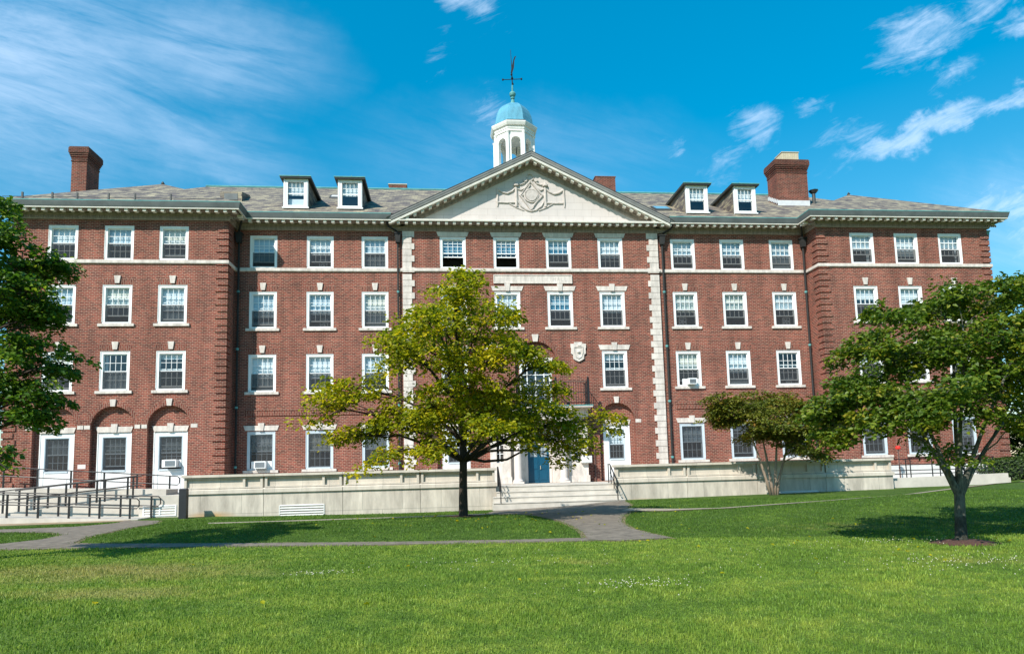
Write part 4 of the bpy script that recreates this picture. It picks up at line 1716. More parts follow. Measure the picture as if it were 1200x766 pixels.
q.face([(-PX - .3, -.86, zr - (PX + .3) * SL), (0, -.86, zr), (0, 7, zr), (-PX - .3, 7, zr - (PX + .3) * SL)])
q.face([(0, -.86, zr), (PX + .3, -.86, zr - (PX + .3) * SL), (PX + .3, 7, zr - (PX + .3) * SL), (0, 7, zr)])
q.build('pediment_roof', 'slate', hall, recalc=False)

# snow guard rail on the left wing roof
q = MB()
for x in (-27.5, -26.0, -24.75, -23.15, -21.8, -19.95):
    q.box(x - .04, x + .04, WY - .70, WY - .62, 16.6, 17.02)
q.tube([(-28.5, WY - .66, 16.78), (-17.2, WY - .66, 16.78)], .014, 6)
q.build('snow_guard', 'dark_copper', hall)

# roof hatch, skylights, vent pipe
def slope_z(y):
    return EZ + (RZ - EZ) * (y - EY) / (RY - EY)


def slope_box(mb_, x0, x1, y0, y1, h0, h1):
    mb_.hexa([(x0, y0, slope_z(y0) + h0), (x1, y0, slope_z(y0) + h0), (x1, y1, slope_z(y1) + h0), (x0, y1, slope_z(y1) + h0),
              (x0, y0, slope_z(y0) + h1), (x1, y0, slope_z(y0) + h1), (x1, y1, slope_z(y1) + h1), (x0, y1, slope_z(y1) + h1)])


for x0, x1, y0, y1, mt in ((8.15, 9.25, 1.3, 2.3, 'painted_sky_blue'), (-12.6, -11.9, 4.2, 4.9, 'flashing')):
    q = MB()
    slope_box(q, x0, x1, y0, y1, -.05, .12)
    sk = q.build('skylight', 'dark_copper', hall)
    q = MB()
    slope_box(q, x0 + .1, x1 - .1, y0 + .1, y1 - .1, .122, .135)
    q.build('skylight_pane', 'painted_sky_blue' if mt != 'flashing' else 'flashing', sk)
q = MB()
x0, x1, y0, y1 = -18.9, -17.6, 2.6, 4.3
q.hexa([(x0, y0, slope_z(y0) - .1), (x1, y0, slope_z(y0) - .1), (x1, y1, slope_z(y1) - .1), (x0, y1, slope_z(y1) - .1),
        (x0, y0, slope_z(y0) + .62), (x1, y0, slope_z(y0) + .62), (x1, y1, slope_z(y1) + .12), (x0, y1, slope_z(y1) + .12)])
ht = q.build('roof_hatch', 'slate', hall)
q = MB()
q.box(x0 + .25, x1 - .25, y0 - .02, y0, slope_z(y0) + .1, slope_z(y0) + .5)
q.build('hatch_opening', 'gutter_copper', ht)
q = MB()
q.tube([(21.0, 5.0, 19.3), (21.0, 5.0, 20.75)], .12, 8)
q.tube([(21.0, 5.0, 20.72), (21.0, 5.0, 20.9)], [.2, .34], 8)
q.build('vent_pipe', 'dark_copper', hall)

# dormers
for cx in (-13.84, -10.72, 10.45, 13.56):
    hw = .70
    yf, zb_, zt_ = .2, 17.22, 18.98
    yk = EY + (zt_ - EZ) / ((RZ - EZ) / (RY - EY))
    q = MB()
    # cheeks of slate and the white front
    for s in (-1, 1):
        x = cx + s * (hw - .02)
        q.face([(x, yf + .1, slope_z(yf + .1) - .1), (x, yk + .3, slope_z(yk + .3) - .1), (x, yk + .3, zt_), (x, yf + .1, zt_)])
    dr = q.build('dormer', 'slate', hall, recalc=False)
    q = MB()
    a, b_ = cx - hw, cx + hw
    g0, g1, h0, h1 = a + .24, b_ - .24, zb_ + .18, zt_ - .16
    q.box(a, g0, yf, yf + .16, zb_, zt_)
    q.box(g1, b_, yf, yf + .16, zb_, zt_)
    q.box(g0, g1, yf, yf + .16, h1, zt_)
    q.box(g0, g1, yf, yf + .16, zb_, h0)
    q.box(a - .06, b_ + .06, yf - .08, yf, zb_ - .03, zb_ + .05)
    q.box(a + .03, a + .09, yf - .02, yf, zb_ + .05, zt_)
    q.box(b_ - .09, b_ - .03, yf - .02, yf, zb_ + .05, zt_)
    zm = (h0 + h1) / 2
    q.box(g0, g1, yf + .05, yf + .10, zm - .03, zm + .03)
    for k in (1, 2, 3):
        x = g0 + (g1 - g0) * k / 4
        q.box(x - .011, x + .011, yf + .05, yf + .08, zm + .03, h1)
    q.box(g0, g1, yf + .052, yf + .078, (zm + h1) / 2 - .011, (zm + h1) / 2 + .011)
    q.build('dormer_front', 'white_paint', dr)
    q = MB()
    q.face([(g0, yf + .11, h0), (g1, yf + .11, h0), (g1, yf + .11, h1), (g0, yf + .11, h1)])
    q.build('pane', 'glass', dr, recalc=False)
    q = MB()
    q.face([(g0, yf + .22, zm - .05), (g1, yf + .22, zm - .05), (g1, yf + .22, h1), (g0, yf + .22, h1)])
    if cx == -13.84:
        q.face([(g0, yf + .24, h0), (g1, yf + .24, h0), (g1, yf + .24, h0 + .45), (g0, yf + .24, h0 + .45)])
    q.build('shade', 'blind', dr, recalc=False)
    q = MB()
    q.box(a + .06, b_ - .06, yf + .8, yf + .82, zb_ + .4, zt_)
    q.build('room', 'room_dark', dr)
    q = MB()
    e0 = .17
    zr_ = zt_ + .42
    ax0, ax1 = cx - hw - e0, cx + hw + e0
    ye = yf - e0
    yb = yk + 1.0
    q.hexa([(ax0, ye, zt_), (ax1, ye, zt_), (ax1, yb, zt_), (ax0, yb, zt_),
            (ax0 - .03, ye - .03, zt_ + .12), (ax1 + .03, ye - .03, zt_ + .12), (ax1 + .03, yb, zt_ + .12), (ax0 - .03, yb, zt_ + .12)])
    dm = q.build('dormer_eave', 'dark_copper', dr)
    q = MB()
    ap = (cx, yf + .62, zr_)
    ab = (cx, yb + .6, zr_)
    p0, p1, p2, p3 = (ax0, ye, zt_ + .123), (ax1, ye, zt_ + .123), (ax1, yb, zt_ + .123), (ax0, yb, zt_ + .123)
    q.face([p0, p1, ap])
    q.face([p1, p2, ab, ap])
    q.face([p0, ap, ab, p3])
    q.build('dormer_roof', 'slate', dr)
    q = MB()
    q.box(ax0 - .04, ax1 + .04, ye - .045, ye - .02, zt_ + .09, zt_ + .14)
    q.tube([(cx, ap[1], zr_ + .0), (cx, ap[1], zr_ + .14)], [.06, .02], 6)
    q.build('dormer_trim', 'verdigris', dr)

# chimneys
def chimney(x0, x1, y0, y1, zb, zt, corbel=True, flues=None, mat='brick_chimney'):
    q = MB()
    q.box(x0, x1, y0, y1, zb, zt - .75 if corbel else zt)
    ch = q.build('chimney', mat, hall)
    if corbel:
        q = MB()
        for k, (e_, za, zc) in enumerate(((.03, zt - .92, zt - .82), (.03, zt - .75, zt - .62), (.07, zt - .62, zt - .50), (.11, zt - .50, zt - .38), (.15, zt - .38, zt - .05))):
            q.box(x0 - e_, x1 + e_, y0 - e_, y1 + e_, za + .0005 * k, zc)
        q.box(x0 - .12, x1 + .12, y0 - .12, y1 + .12, zt - .05, zt + .03)
        q.build('chimney_cap', 'brick_sooty', ch)
    else:
        q = MB()
        q.box(x0 - .04, x1 + .04, y0 - .04, y1 + .04, zt, zt + .06)
        q.build('chimney_cap', 'metal_flue' if zt < 22.95 else mat, ch)
    if flues:
        q = MB()
        a, b_, c, d, h = flues
        q.box(a, b_, c, d, zt + .032, zt + h)
        for k in range(9):
            x = a + (b_ - a) * (k + .5) / 9
            q.box(x - .03, x + .03, c - .02, c, zt + .05, zt + h - .05)
        for k in range(7):
            y = c + (d - c) * (k + .5) / 7
            q.box(a - .02, a, y - .03, y + .03, zt + .05, zt + h - .05)
        q.box(a - .04, b_ + .04, c - .04, d + .04, zt + h, zt + h + .05)
        q.build('metal_flue', 'metal_flue', ch)
    return ch


chimney(-28.30, -27.40, 3.9, 5.4, 16.0, 22.45)
ch = chimney(17.78, 20.02, 4.0, 5.3, 18.6, 22.62, flues=(18.35, 19.55, 4.1, 5.0, .62))
q = MB()
q.box(17.74, 20.06, 3.955, 3.985, 19.30, 19.72)
for k in range(6):
    y = 4.0 + k * .22
    q.box(17.745, 17.775, y, y + .22, 19.55 + k * .13, 19.80 + k * .13)
q.build('flashing', 'flashing', ch)
chimney(-9.2, -7.9, 9.6, 11, 20.5, 22.88, corbel=False)
chimney(6.05, 7.55, 8.3, 9.6, 20.5, 23.15, corbel=False)

# cupola
CXc, CYc = 0.0, 8.0


def octa(r_ap):
    R = r_ap / math.cos(math.pi / 8)
    return [(CXc + R * math.cos(math.pi / 8 + k * math.pi / 4), CYc + R * math.sin(math.pi / 8 + k * math.pi / 4)) for k in range(8)]


cup = None
q = MB()
A8 = math.pi / 8
R8 = 1 / math.cos(A8)
q.lathe((CXc, CYc, 0), [(1.55 * R8, 20.0), (1.55 * R8, 23.2), (1.42 * R8, 23.35)], 8, A8)
cup = q.build('cupola', 'cupola_paint', hall)
# eight arched openings between piers
ra = 1.36
wf = 2 * ra * math.tan(A8)
op = .34
zsp, ztp = 24.98, 25.80
q = MB()
for k in range(8):
    an = k * math.pi / 4
    n_ = Vector((math.cos(an), math.sin(an)))
    tg = Vector((-math.sin(an), math.cos(an)))

    def P(u, z, d=0.0):
        p = Vector((CXc, CYc)) + n_ * (ra - d) + tg * u
        return (p.x, p.y, z)
    h = wf / 2
    th = .26
    for u0, u1 in ((-h, -op), (op, h)):
        q.hexa([P(u0, 23.35), P(u1, 23.35), P(u1 * (1 if abs(u1) < h else .82), 23.35, th), P(u0 * (1 if abs(u0) < h else .82), 23.35, th),
                P(u0, zsp), P(u1, zsp), P(u1 * (1 if abs(u1) < h else .82), zsp, th), P(u0 * (1 if abs(u0) < h else .82), zsp, th)])
    pts = arch_pts(0, zsp, op, 10)
    for j in range(len(pts) - 1):
        (ua, za), (ub, zb_) = pts[j], pts[j + 1]
        q.face([P(ua, za), P(ua, ztp), P(ub, ztp), P(ub, zb_)])
        q.face([P(ua, za), P(ub, zb_), P(ub, zb_, th), P(ua, za, th)])
        q.face([P(ua, za, th), P(ub, zb_, th), P(ub, ztp, th), P(ua, ztp, th)])
    for u0, u1 in ((-h, -op), (op, h)):
        q.face([P(u0, zsp), P(u1, zsp), P(u1, ztp), P(u0, ztp)])
        q.face([P(u0 * .82, zsp, th), P(u1 * .82, zsp, th), P(u1 * .82, ztp, th), P(u0 * .82, ztp, th)])
q.build('cupola_arcade', 'cupola_paint', cup)
q = MB()
for k in range(8):
    x, y = octa(1.385)[k]
    q.tube([(x, y, 23.36), (x, y, 25.55)], [.10, .085], 8)
    q.tube([(x, y, 25.55), (x, y, 25.69)], [.10, .15], 8)
q.build('cupola_columns', 'cupola_paint', cup)
q = MB()
q.lathe((CXc, CYc, 0), [(1.42 * R8, 25.70), (1.42 * R8, 25.85), (1.46 * R8, 25.88), (1.46 * R8, 26.02), (1.56 * R8, 26.08), (1.62 * R8, 26.20), (1.66 * R8, 26.30), (1.66 * R8, 26.36), (1.3 * R8, 26.42)], 8, A8)
q.build('cupola_cornice', 'cupola_paint', cup)
q = MB()
prof = [(1.42 * R8, 26.40), (1.42 * R8, 26.62), (1.36 * R8, 26.68)]
for k in range(1, 9):
    a_ = k / 8 * math.pi / 2
    prof.append((max(.12, 1.34 * R8 * math.cos(a_) ** .85), 26.68 + 1.72 * math.sin(a_)))
q.lathe((CXc, CYc, 0), prof, 8, A8)
dome = q.build('dome', 'verdigris_pale', cup)
q = MB()
q.lathe((CXc, CYc, 0), [(1.44 * R8, 26.41), (1.44 * R8, 26.53)], 8, A8)
q.build('dome_edge', 'dark_copper', cup)
q = MB()
q.lathe((CXc, CYc, 0), [(.20, 28.40), (.16, 28.6), (.09, 28.85), (.15, 28.9), (.15, 28.97), (.09, 29.02), (.2, 29.12), (.24, 29.25), (.2, 29.38), (.07, 29.45), (.05, 29.9), (.03, 30.0)], 14)
q.build('dome_finial', 'verdigris', cup)
q = MB()
q.tube([(CXc, CYc, 29.9), (CXc, CYc, 31.0), (CXc - .06, CYc, 32.75)], [.04, .035, .015], 6)
q.tube([(CXc - .68, CYc + .08, 30.42), (CXc + .68, CYc - .08, 30.42)], .028, 6)
q.tube([(CXc - .11, CYc - .6, 30.42), (CXc + .11, CYc + .6, 30.42)], .028, 6)
for s in (-1, 1):
    q.lathe((CXc + s * .68, CYc - s * .08, 30.42), [(.01, -.10), (.07, -.04), (.07, .04), (.01, .10)], 6)
    q.lathe((CXc + s * .11, CYc + s * .6, 30.42), [(.01, -.10), (.07, -.04), (.07, .04), (.01, .10)], 6)
q.lathe((CXc, CYc, 30.5), [(.03, -.14), (.10, 0), (.03, .14)], 8)
# slanting quill-shaped vane seen nearly edge on
q.prism([(-.10, 30.95), (.02, 30.9), (.16, 31.35), (.20, 31.9), (.34, 32.25), (.22, 32.2), (.12, 31.95), (.0, 31.45)], CYc - .03, CYc + .03)
q.build('weather_vane', 'iron', cup)

# downspouts
def downspout(pts, name='downspout', mat='downspout_copper', head=None, r=.06):
    q = MB()
    q.tube(pts, r, 8)
    z = pts[-1][2] + 1.2
    x, y = pts[-1][0], pts[-1][1]
    d = q.build(name, mat, hall)
    for k in range(4):
        q = MB()
        q.tube([(x, y, z + k * 3.3), (x, y, z + k * 3.3 + .12)], r + .025, 8)
        q.build('coupling', 'verdigris', d)
    if head:
        hx, hy, hz = head
        h_ = MB()
        h_.hexa([(hx - .12, hy - .12, hz - .5), (hx + .12, hy - .12, hz - .5), (hx + .12, hy + .12, hz - .5), (hx - .12, hy + .12, hz - .5),
                 (hx - .17, hy - .17, hz), (hx + .17, hy - .17, hz), (hx + .17, hy + .14, hz), (hx - .17, hy + .14, hz)])
        h_.box(hx - .21, hx + .21, hy - .2, hy + .14, hz, hz + .07)
        h_.build('leader_head', mat, d)
    return d


for s in (-1, 1):
    x = s * 7.93
    downspout([(s * 8.55, -.55, 16.2), (s * 8.45, -.4, 15.95), (s * 8.0, -.19, 15.75), (x, -.17, 15.5), (x, -.15, .96)], head=(x, -.18, 15.55))
    x = s * (WX0 - .24)
    downspout([(s * (WX0 - .5), -.62, 16.2), (x, -.22, 15.7), (x, -.2, 15.4), (x, -.18, .96)], head=(x, -.22, 15.45))
downspout([(28.6, -1.0, 16.15), (28.42, -1.0, 15.8), (28.42, -1.0, 1.0)], mat='verdigris', head=(28.45, -1.0, 15.7), r=.10)
q = MB()
q.tube([(3.3, CY - .05, .95), (3.3, CY - .05, 4.6)], .04, 6)
q.build('conduit', 'post_brown', hall)

# portico
pt = MB()
for s in (-1, 1):
    a, b_ = sorted((s * 1.66, s * 2.80))
    m0, m1 = sorted((s * 2.06, s * 2.46))
    pt.box(a, m0, -.62, CY + .02, .92, 4.62)
    pt.box(m1, b_, -.62, CY + .02, .92, 4.62)
    pt.box(m0, m1, -.62, CY + .02, .92, 2.12)
    pt.box(m0, m1, -.62, CY + .02, 3.65, 4.62)
    a, b_ = sorted((s * 1.62, s * 2.86))
    pt.box(a, b_, -.70, -.621, .92, 1.30)
    a, b_ = sorted((s * .76, s * 1.66))
    pt.box(a, b_, -.30, CY + .02, .92, 4.62)
pt.box(-.76, .76, -.30, CY + .02, 3.75, 4.62)
por = pt.build('portico', 'limestone', hall)
for s in (-1, 1):
    q = MB()
    m0, m1 = sorted((s * 2.06, s * 2.46))
    q.box(m0, m1, -.36, -.34, 2.12, 3.65)
    q.build('sidelight', 'room_dark', por)
    q = MB()
    for z in (2.12, 2.6, 3.1, 3.6):
        q.box(m0, m1, -.42, -.38, z, z + .04)
    q.box((m0 + m1) / 2 - .02, (m0 + m1) / 2 + .02, -.421, -.379, 2.12, 3.65)
    q.build('sidelight_bars', 'white_paint', por)
    q = MB()
    for cx in (s * 1.30,):
        q.box(cx - .30, cx + .30, -1.25, -.66, .921, 1.02)
        q.lathe((cx, -.95, 0), [(.28, 1.02), (.29, 1.07), (.27, 1.12), (.225, 1.15), (.215, 1.2), (.215, 2.4), (.185, 4.25), (.19, 4.27), (.22, 4.29), (.25, 4.36)], 24)
        q.box(cx - .28, cx + .28, -1.23, -.68, 4.36, 4.48)
    q.build('column', 'door_frame', por, smooth=False)
q = MB()
q.box(-2.86, 2.86, -.72, CY + .02, 4.622, 5.06)
q.box(-1.72, 1.72, -1.20, -.722, 4.484, 4.96)
q.box(-2.95, 2.95, -.86, CY + .02, 5.062, 5.14)
q.box(-1.80, 1.80, -1.32, -.862, 4.97, 5.14)
q.box(-3.02, 3.02, -1.38, CY + .02, 5.142, 5.22)
q.build('entablature', 'limestone', por)
q = MB()
q.box(-3.04, 3.04, -1.40, CY - .01, 5.222, 5.27)
q.build('balcony_flashing', 'verdigris', por)
q = MB()
for x0, y0, x1, y1 in ((-2.82, -1.2, 2.82, -1.2), (-2.82, -1.2, -2.82, CY - .02), (2.82, -1.2, 2.82, CY - .02)):
    for z in (5.42, 6.0, 6.62):
        q.tube([(x0, y0, z), (x1, y1, z)], .022, 6)
    L = math.hypot(x1 - x0, y1 - y0)
    n_ = int(L / .14)
    for k in range(1, n_):
        x, y = x0 + (x1 - x0) * k / n_, y0 + (y1 - y0) * k / n_
        q.box(x - .011, x + .011, y - .011, y + .011, 5.27, 6.62)
for x in (-2.82, -.95, .95, 2.82):
    q.box(x - .06, x + .06, -1.26, -1.14, 5.27, 6.78)
    q.lathe((x, -1.2, 6.84), [(.02, -.07), (.07, 0), (.02, .07)], 8)
q.build('balcony_railing', 'iron', por)
# entrance door
q = MB()
yd = CY + .06
q.box(-.62, .62, yd, yd + .06, .925, 3.10)
dr = q.build('entrance_door', 'blue_door', hall)
q = MB()
for xa in (-.50, .06):
    for za, zc in ((1.08, 1.62), (1.72, 2.28)):
        q.box(xa, xa + .44, yd - .018, yd, za, zc)
q.box(-.012, .012, yd - .024, yd, .93, 3.1)
q.build('door_panel', 'blue_door', dr)
for xa in (-.48, -.26, .08, .30):
    for za in (2.42, 2.70):
        q = MB()
        q.box(xa, xa + .18, yd - .012, yd + .002, za, za + .24)
        q.build('door_light', 'blind_grey', dr)
q = MB()
for xa in (-.748, .622):
    q.box(xa, xa + .126, yd - .08, yd + .1, .922, 3.748)
q.box(-.622, .622, yd - .08, yd + .1, 3.10, 3.26)
q.box(-.622, .622, yd - .08, yd + .1, 3.62, 3.748)
for xa in (-.2, .2):
    q.box(xa - .02, xa + .02, yd, yd + .05, 3.26, 3.62)
q.build('door_frame', 'door_frame', dr)
q = MB()
q.box(-.622, .622, yd + .1, yd + .12, 3.26, 3.62)
q.build('transom_pane', 'room_dark', dr)
q = MB()
q.tube([(.1, yd - .06, 1.7), (.1, yd - .06, 1.9)], .018, 6)
q.box(.085, .115, yd - .06, yd - .018, 1.72, 1.75)
q.box(.085, .115, yd - .06, yd - .018, 1.86, 1.89)
q.build('handle', 'metal_flue', dr)

# ---------------------------------------------------------------- terrace walls
TY = -6.0
TT = 1.81
WALLTOP = []
for s in (-1, 1):
    x0, x1 = sorted((s * 2.95, s * 17.48))
    tw = thing('terrace_wall', 'long pale stone terrace wall left of the entrance steps' if s < 0 else 'long pale stone terrace wall right of the entrance steps, behind the small tree', 'wall', ((x0 + x1) / 2, TY, 0))
    q = MB()
    n_ = 4
    seg = (x1 - x0) / n_
    for k in range(n_):
        q.box(x0 + seg * k + (.012 if k else 0), x0 + seg * (k + 1) - (.012 if k < n_ - 1 else 0), TY, TY + .40, -.8, .93)
    q.box(x0 + .02, x1 - .02, TY + .03, TY + .41, -.79, .925)
    q.build('base', 'foundation_stone', tw)
    q = MB()
    for k in range(n_):
        q.box(x0 + seg * k + (.012 if k else -.05), x0 + seg * (k + 1) - (.012 if k < n_ - 1 else -.05), TY - .08, TY + .45, .932, 1.10)
    q.hexa([(x0, TY - .02, 1.10), (x1, TY - .02, 1.10), (x1, TY + .40, 1.10), (x0, TY + .40, 1.10),
            (x0, TY + .05, 1.16), (x1, TY + .05, 1.16), (x1, TY + .36, 1.16), (x0, TY + .36, 1.16)])
    q.build('ledge', 'terrace_stone', tw)
    q = MB()
    q.box(x0 + .04, x1 - .04, TY + .12, TY + .34, 1.162, 1.68)
    n_ = 4
    seg = (x1 - x0) / n_
    for k in range(n_):
        a = x0 + seg * k
        # frame round a sunk panel, then a small square panel at the pier
        for xa, xb in ((a + .05, a + .16), (a + seg - .95, a + seg - .84), (a + seg - .16, a + seg - .05)):
            q.box(xa, xb, TY + .005, TY + .119, 1.163, 1.679)
        for xa, xb in ((a + .16, a + seg - .95), (a + seg - .84, a + seg - .16)):
            q.box(xa, xb, TY + .008, TY + .119, 1.61, 1.679)
            q.box(xa, xb, TY + .008, TY + .119, 1.163, 1.23)
    q.build('parapet', 'terrace_stone', tw)
    q = MB()
    for k in range(n_):
        a = x0 + seg * k
        q.box(a + .004 - (.05 if k == 0 else 0), a + seg - .008 + (.05 if k == n_ - 1 else 0), TY - .10, TY + .44, 1.70, TT)
        q.box(a + .01, a + seg - .01, TY - .04, TY + .38, 1.682, 1.699)
    q.build('coping', 'terrace_stone', tw)
    q = MB()
    vx = (-13.14, -11.05) if s < 0 else (10.9, 13.4)
    zb_ = -.14 if s < 0 else .02
    zt_ = .32 if s < 0 else .26
    q.box(vx[0], vx[0] + .05, TY - .03, TY - .001, zb_, zt_)
    q.box(vx[1] - .05, vx[1], TY - .03, TY - .001, zb_, zt_)
    nb = 5
    for k in range(nb):
        z = zb_ + (zt_ - zb_) * k / (nb - 1)
        q.hexa([(vx[0] + .05, TY - .035, z - .045), (vx[1] - .05, TY - .035, z - .045), (vx[1] - .05, TY - .003, z - .005), (vx[0] + .05, TY - .003, z - .005),
                (vx[0] + .05, TY - .035, z - .015), (vx[1] - .05, TY - .035, z - .015), (vx[1] - .05, TY - .003, z + .02), (vx[0] + .05, TY - .003, z + .02)])
    q.build('louvre_vent', 'vent_metal', tw)
# terrace floor
q = MB()
q.box(-17.6, -2.96, TY + .43, -.085, -.5, .90)
q.box(2.96, 17.6, TY + .43, -.085, -.5, .90)
q.box(-2.955, 2.955, -5.7, -.085, -.5, .905)
q.box(-28.0, -17.61, -2.0, WY - .005, -.5, .94)
q.box(17.61, 28.0, -2.9, WY - .005, -.5, .94)
tf = q.build('terrace', 'concrete', None)
tf['kind'] = 'structure'

# entrance steps
st_ = thing('stone_steps', 'broad pale stone steps up to the blue entrance door', 'steps', (0, -6.5, 0))
q = MB()
for k, (z, y, w) in enumerate(((.18, -6.95, 3.15), (.43, -6.55, 3.13), (.67, -6.15, 2.94), (.92, -5.75, 2.935))):
    y1 = -5.6 if k < 3 else -4.6
    if k < 2:
        y1 = -6.09
    q.box(-w, w, y + .02, y1, -.4, z - .05)
    q.box(-w, w, y - .01, y1 + .0, z - .049, z)
q.build('treads', 'step_stone', st_)
for s in (-1, 1):
    hr = thing('stair_handrail', 'black iron handrail at the left side of the entrance steps' if s < 0 else 'black iron handrail at the right side of the entrance steps', 'handrail', (s * 2.85, -6.4, 0), 'handrails of the entrance steps')
    x = s * 2.80
    q = MB()
    q.tube([(x, -5.2, 1.85), (x, -5.6, 1.85), (x, -6.95, 1.00), (x, -7.15, .96), (x, -7.15, .80)], .028, 8)
    q.tube([(x, -5.6, 1.45), (x, -6.95, .60)], .02, 6)
    q.build('rail', 'iron', hr)
    for y, zb_, zt_ in ((-5.25, .90, 1.84), (-5.75, .9, 1.74), (-6.3, .66, 1.40), (-6.95, .15, 1.0)):
        q = MB()
        q.tube([(x, y, zb_), (x, y, zt_)], .026, 8)
        q.build('post', 'iron', hr)
# box on the stone beside the portico
mbx = thing('utility_box', 'small white metal box on the wall right of the entrance door', 'box', (2.66, -.75, 2.2))
q = MB()
q.box(2.36, 2.97, -.84, -.625, 1.99, 2.40)
q.build('case', 'vent_metal', mbx)
q = MB()
q.box(2.40, 2.66, -.86, -.842, 2.03, 2.36)
q.box(2.68, 2.93, -.86, -.842, 2.03, 2.36)
q.build('lid', 'white_paint', mbx)
q = MB()
q.box(2.45, 2.75, -.80, -.625, 2.41, 2.62)
q.build('junction_box', 'vent_metal', mbx)

# plate on the left wing wall
q = MB()
q.box(-24.50, -24.10, WY - .02, WY - .002, 2.31, 2.54)
tag(q.build('wall_plate', 'sign_plate'), 'small pinkish plate on the brick between the arched white doors', 'plate')

# ---------------------------------------------------------------- ramp
rp = thing('access_ramp', 'pale concrete ramp doubling back up to the white doors at left', 'ramp', (-23, -5, 0))


def ramp_leg(y0, y1, xa, za, xb, zb_, zg=-.6):
    q = MB()
    q.hexa([(xa, y0, zg), (xb, y0, zg), (xb, y1, zg), (xa, y1, zg), (xa, y0, za), (xb, y0, zb_), (xb, y1, zb_), (xa, y1, za)])
    return q


ramp_leg(-7.0, -5.5, -26.2, .22, -19.0, -.06).build('lower_slope', 'concrete', rp)
ramp_leg(-5.2, -3.8, -26.2, .24, -19.62, .84).build('middle_slope', 'concrete', rp)
ramp_leg(-3.5, -2.005, -28.2, 1.46, -19.2, 1.16).build('upper_slope', 'concrete', rp)
q = MB()
q.box(-28.6, -26.21, -7.0, -3.51, -.6, .23)
q.box(-19.19, -17.62, -5.19, -2.005, -.6, .885)
q.build('landing', 'concrete', rp)
q = MB()
q.box(-19.61, -17.55, -5.5, -5.21, -.6, .90)
pw = q.build('end_wall', 'concrete', rp)
q = MB()
v0, v1, z0, z1 = -19.42, -17.92, -.04, .47
q.box(v0, v1, -5.53, -5.502, z0, z0 + .06)
q.box(v0, v1, -5.53, -5.502, z1 - .06, z1)
for x in (v0, (v0 + v1) / 2 - .03, v1 - .06):
    q.box(x, x + .06, -5.535, -5.503, z0 + .06, z1 - .06)
for k in range(3):
    z = z0 + .12 + k * .12
    q.box(v0 + .06, v1 - .06, -5.525, -5.504, z, z + .05)
q.build('louvre_vent', 'white_paint', pw)


def pipe_rail(name, label, y, xa, za, xb, zb_, npost, loop=0, ground=None):
    """two pipe rails on posts; za, zb_ are the heights of the top rail"""
    rl = thing(name, label, 'railing', ((xa + xb) / 2, y, 0), 'pipe railings of the ramp')
    q = MB()
    gap = .44
    if loop:
        c = .10
        q.tube([(xa, y, za), (xb - c, y, zb_), (xb, y, zb_ - c), (xb, y, zb_ - gap + c), (xb - c, y, zb_ - gap), (xa, y, za - gap)], .027, 8)
    else:
        q.tube([(xa, y, za), (xb, y, zb_)], .027, 8)
        q.tube([(xa, y, za - gap), (xb, y, zb_ - gap)], .024, 8)
    q.build('rail', 'iron', rl)
    for k in range(npost):
        f_ = (k + .15) / (npost - .55)
        x = xa + (xb - xa) * min(.97, f_)
        zt_ = za + (zb_ - za) * min(.97, f_)
        q = MB()
        q.box(x - .035, x + .035, y - .03, y + .03, zt_ - 1.06, zt_ - .01)
        q.build('post', 'iron', rl)
    return rl


pipe_rail('ramp_railing', 'front black pipe railing of the ramp, lowest and nearest to the lawn', -6.9, -26.0, 1.26, -19.0, .84, 6, loop=1)
pipe_rail('ramp_railing', 'black pipe railing on the inner side of the ramp\'s lowest run, ending in a loop', -5.62, -26.0, 1.28, -18.6, .88, 6, loop=1)
pipe_rail('ramp_railing', 'black pipe railing climbing to the right along the ramp\'s middle run', -5.1, -26.0, 1.30, -19.9, 1.86, 5)
pipe_rail('ramp_railing', 'black pipe railing behind the middle run of the ramp', -3.9, -26.0, 1.30, -20.2, 1.86, 5)
pipe_rail('ramp_railing', 'uppermost black pipe railing, right in front of the white arched doors', -2.1, -27.9, 2.50, -19.1, 1.80, 6, loop=1)
# bollard
bl = thing('bollard', 'dark square post standing at the left end of the terrace wall', 'bollard', (-17.06, -7.0, 0))
q = MB()
q.box(-17.22, -16.90, -7.14, -6.86, -.3, 1.17)
q.build('post', 'bollard_dark', bl)
q = MB()
q.hexa([(-17.24, -7.16, 1.171), (-16.88, -7.16, 1.171), (-16.88, -6.84, 1.171), (-17.24, -6.84, 1.171),
        (-17.18, -7.10, 1.24), (-16.94, -7.10, 1.24), (-16.94, -6.90, 1.24), (-17.18, -6.90, 1.24)])
q.build('cap', 'bollard_dark', bl)

# right end: low wall, rails, standpipe, hedge
lw = thing('low_wall', 'low pale concrete wall beyond the right end of the terrace', 'wall', (21, -5, 0))
q = MB()
q.hexa([(17.62, -5.2, -.4), (24.6, -5.2, -.4), (24.6, -4.9, -.4), (17.62, -4.9, -.4), (17.62, -5.2, .74), (24.6, -5.2, .86), (24.6, -4.9, .86), (17.62, -4.9, .74)])
q.build('front_wall', 'concrete', lw)
q = MB()
q.box(17.62, 25.2, -3.2, -2.92, -.4, 1.40)
q.build('back_wall', 'vent_metal', lw)
q = MB()
q.box(17.62, 25.0, -4.89, -3.21, -.4, .62)
q.build('walk_slab', 'concrete', lw)
rr = thing('pipe_railing', 'black pipe railing on the low wall at the right end', 'railing', (20.5, -4.6, 0))
q = MB()
for z in (1.74, 1.44, 1.14, .95):
    q.tube([(17.6, -4.6, z), (24.4, -4.6, z)], .024, 6)
q.build('rail', 'iron', rr)
for x in (19.25, 19.5, 20.75, 21.2, 22.6, 24.3):
    q = MB()
    q.tube([(x, -4.6, .62), (x, -4.6, 1.74)], .03, 6)
    q.build('post', 'iron', rr)
sp_ = thing('standpipe', 'thin brown post with a red cap beside the right wing window', 'post', (19.17, -4.2, .6))
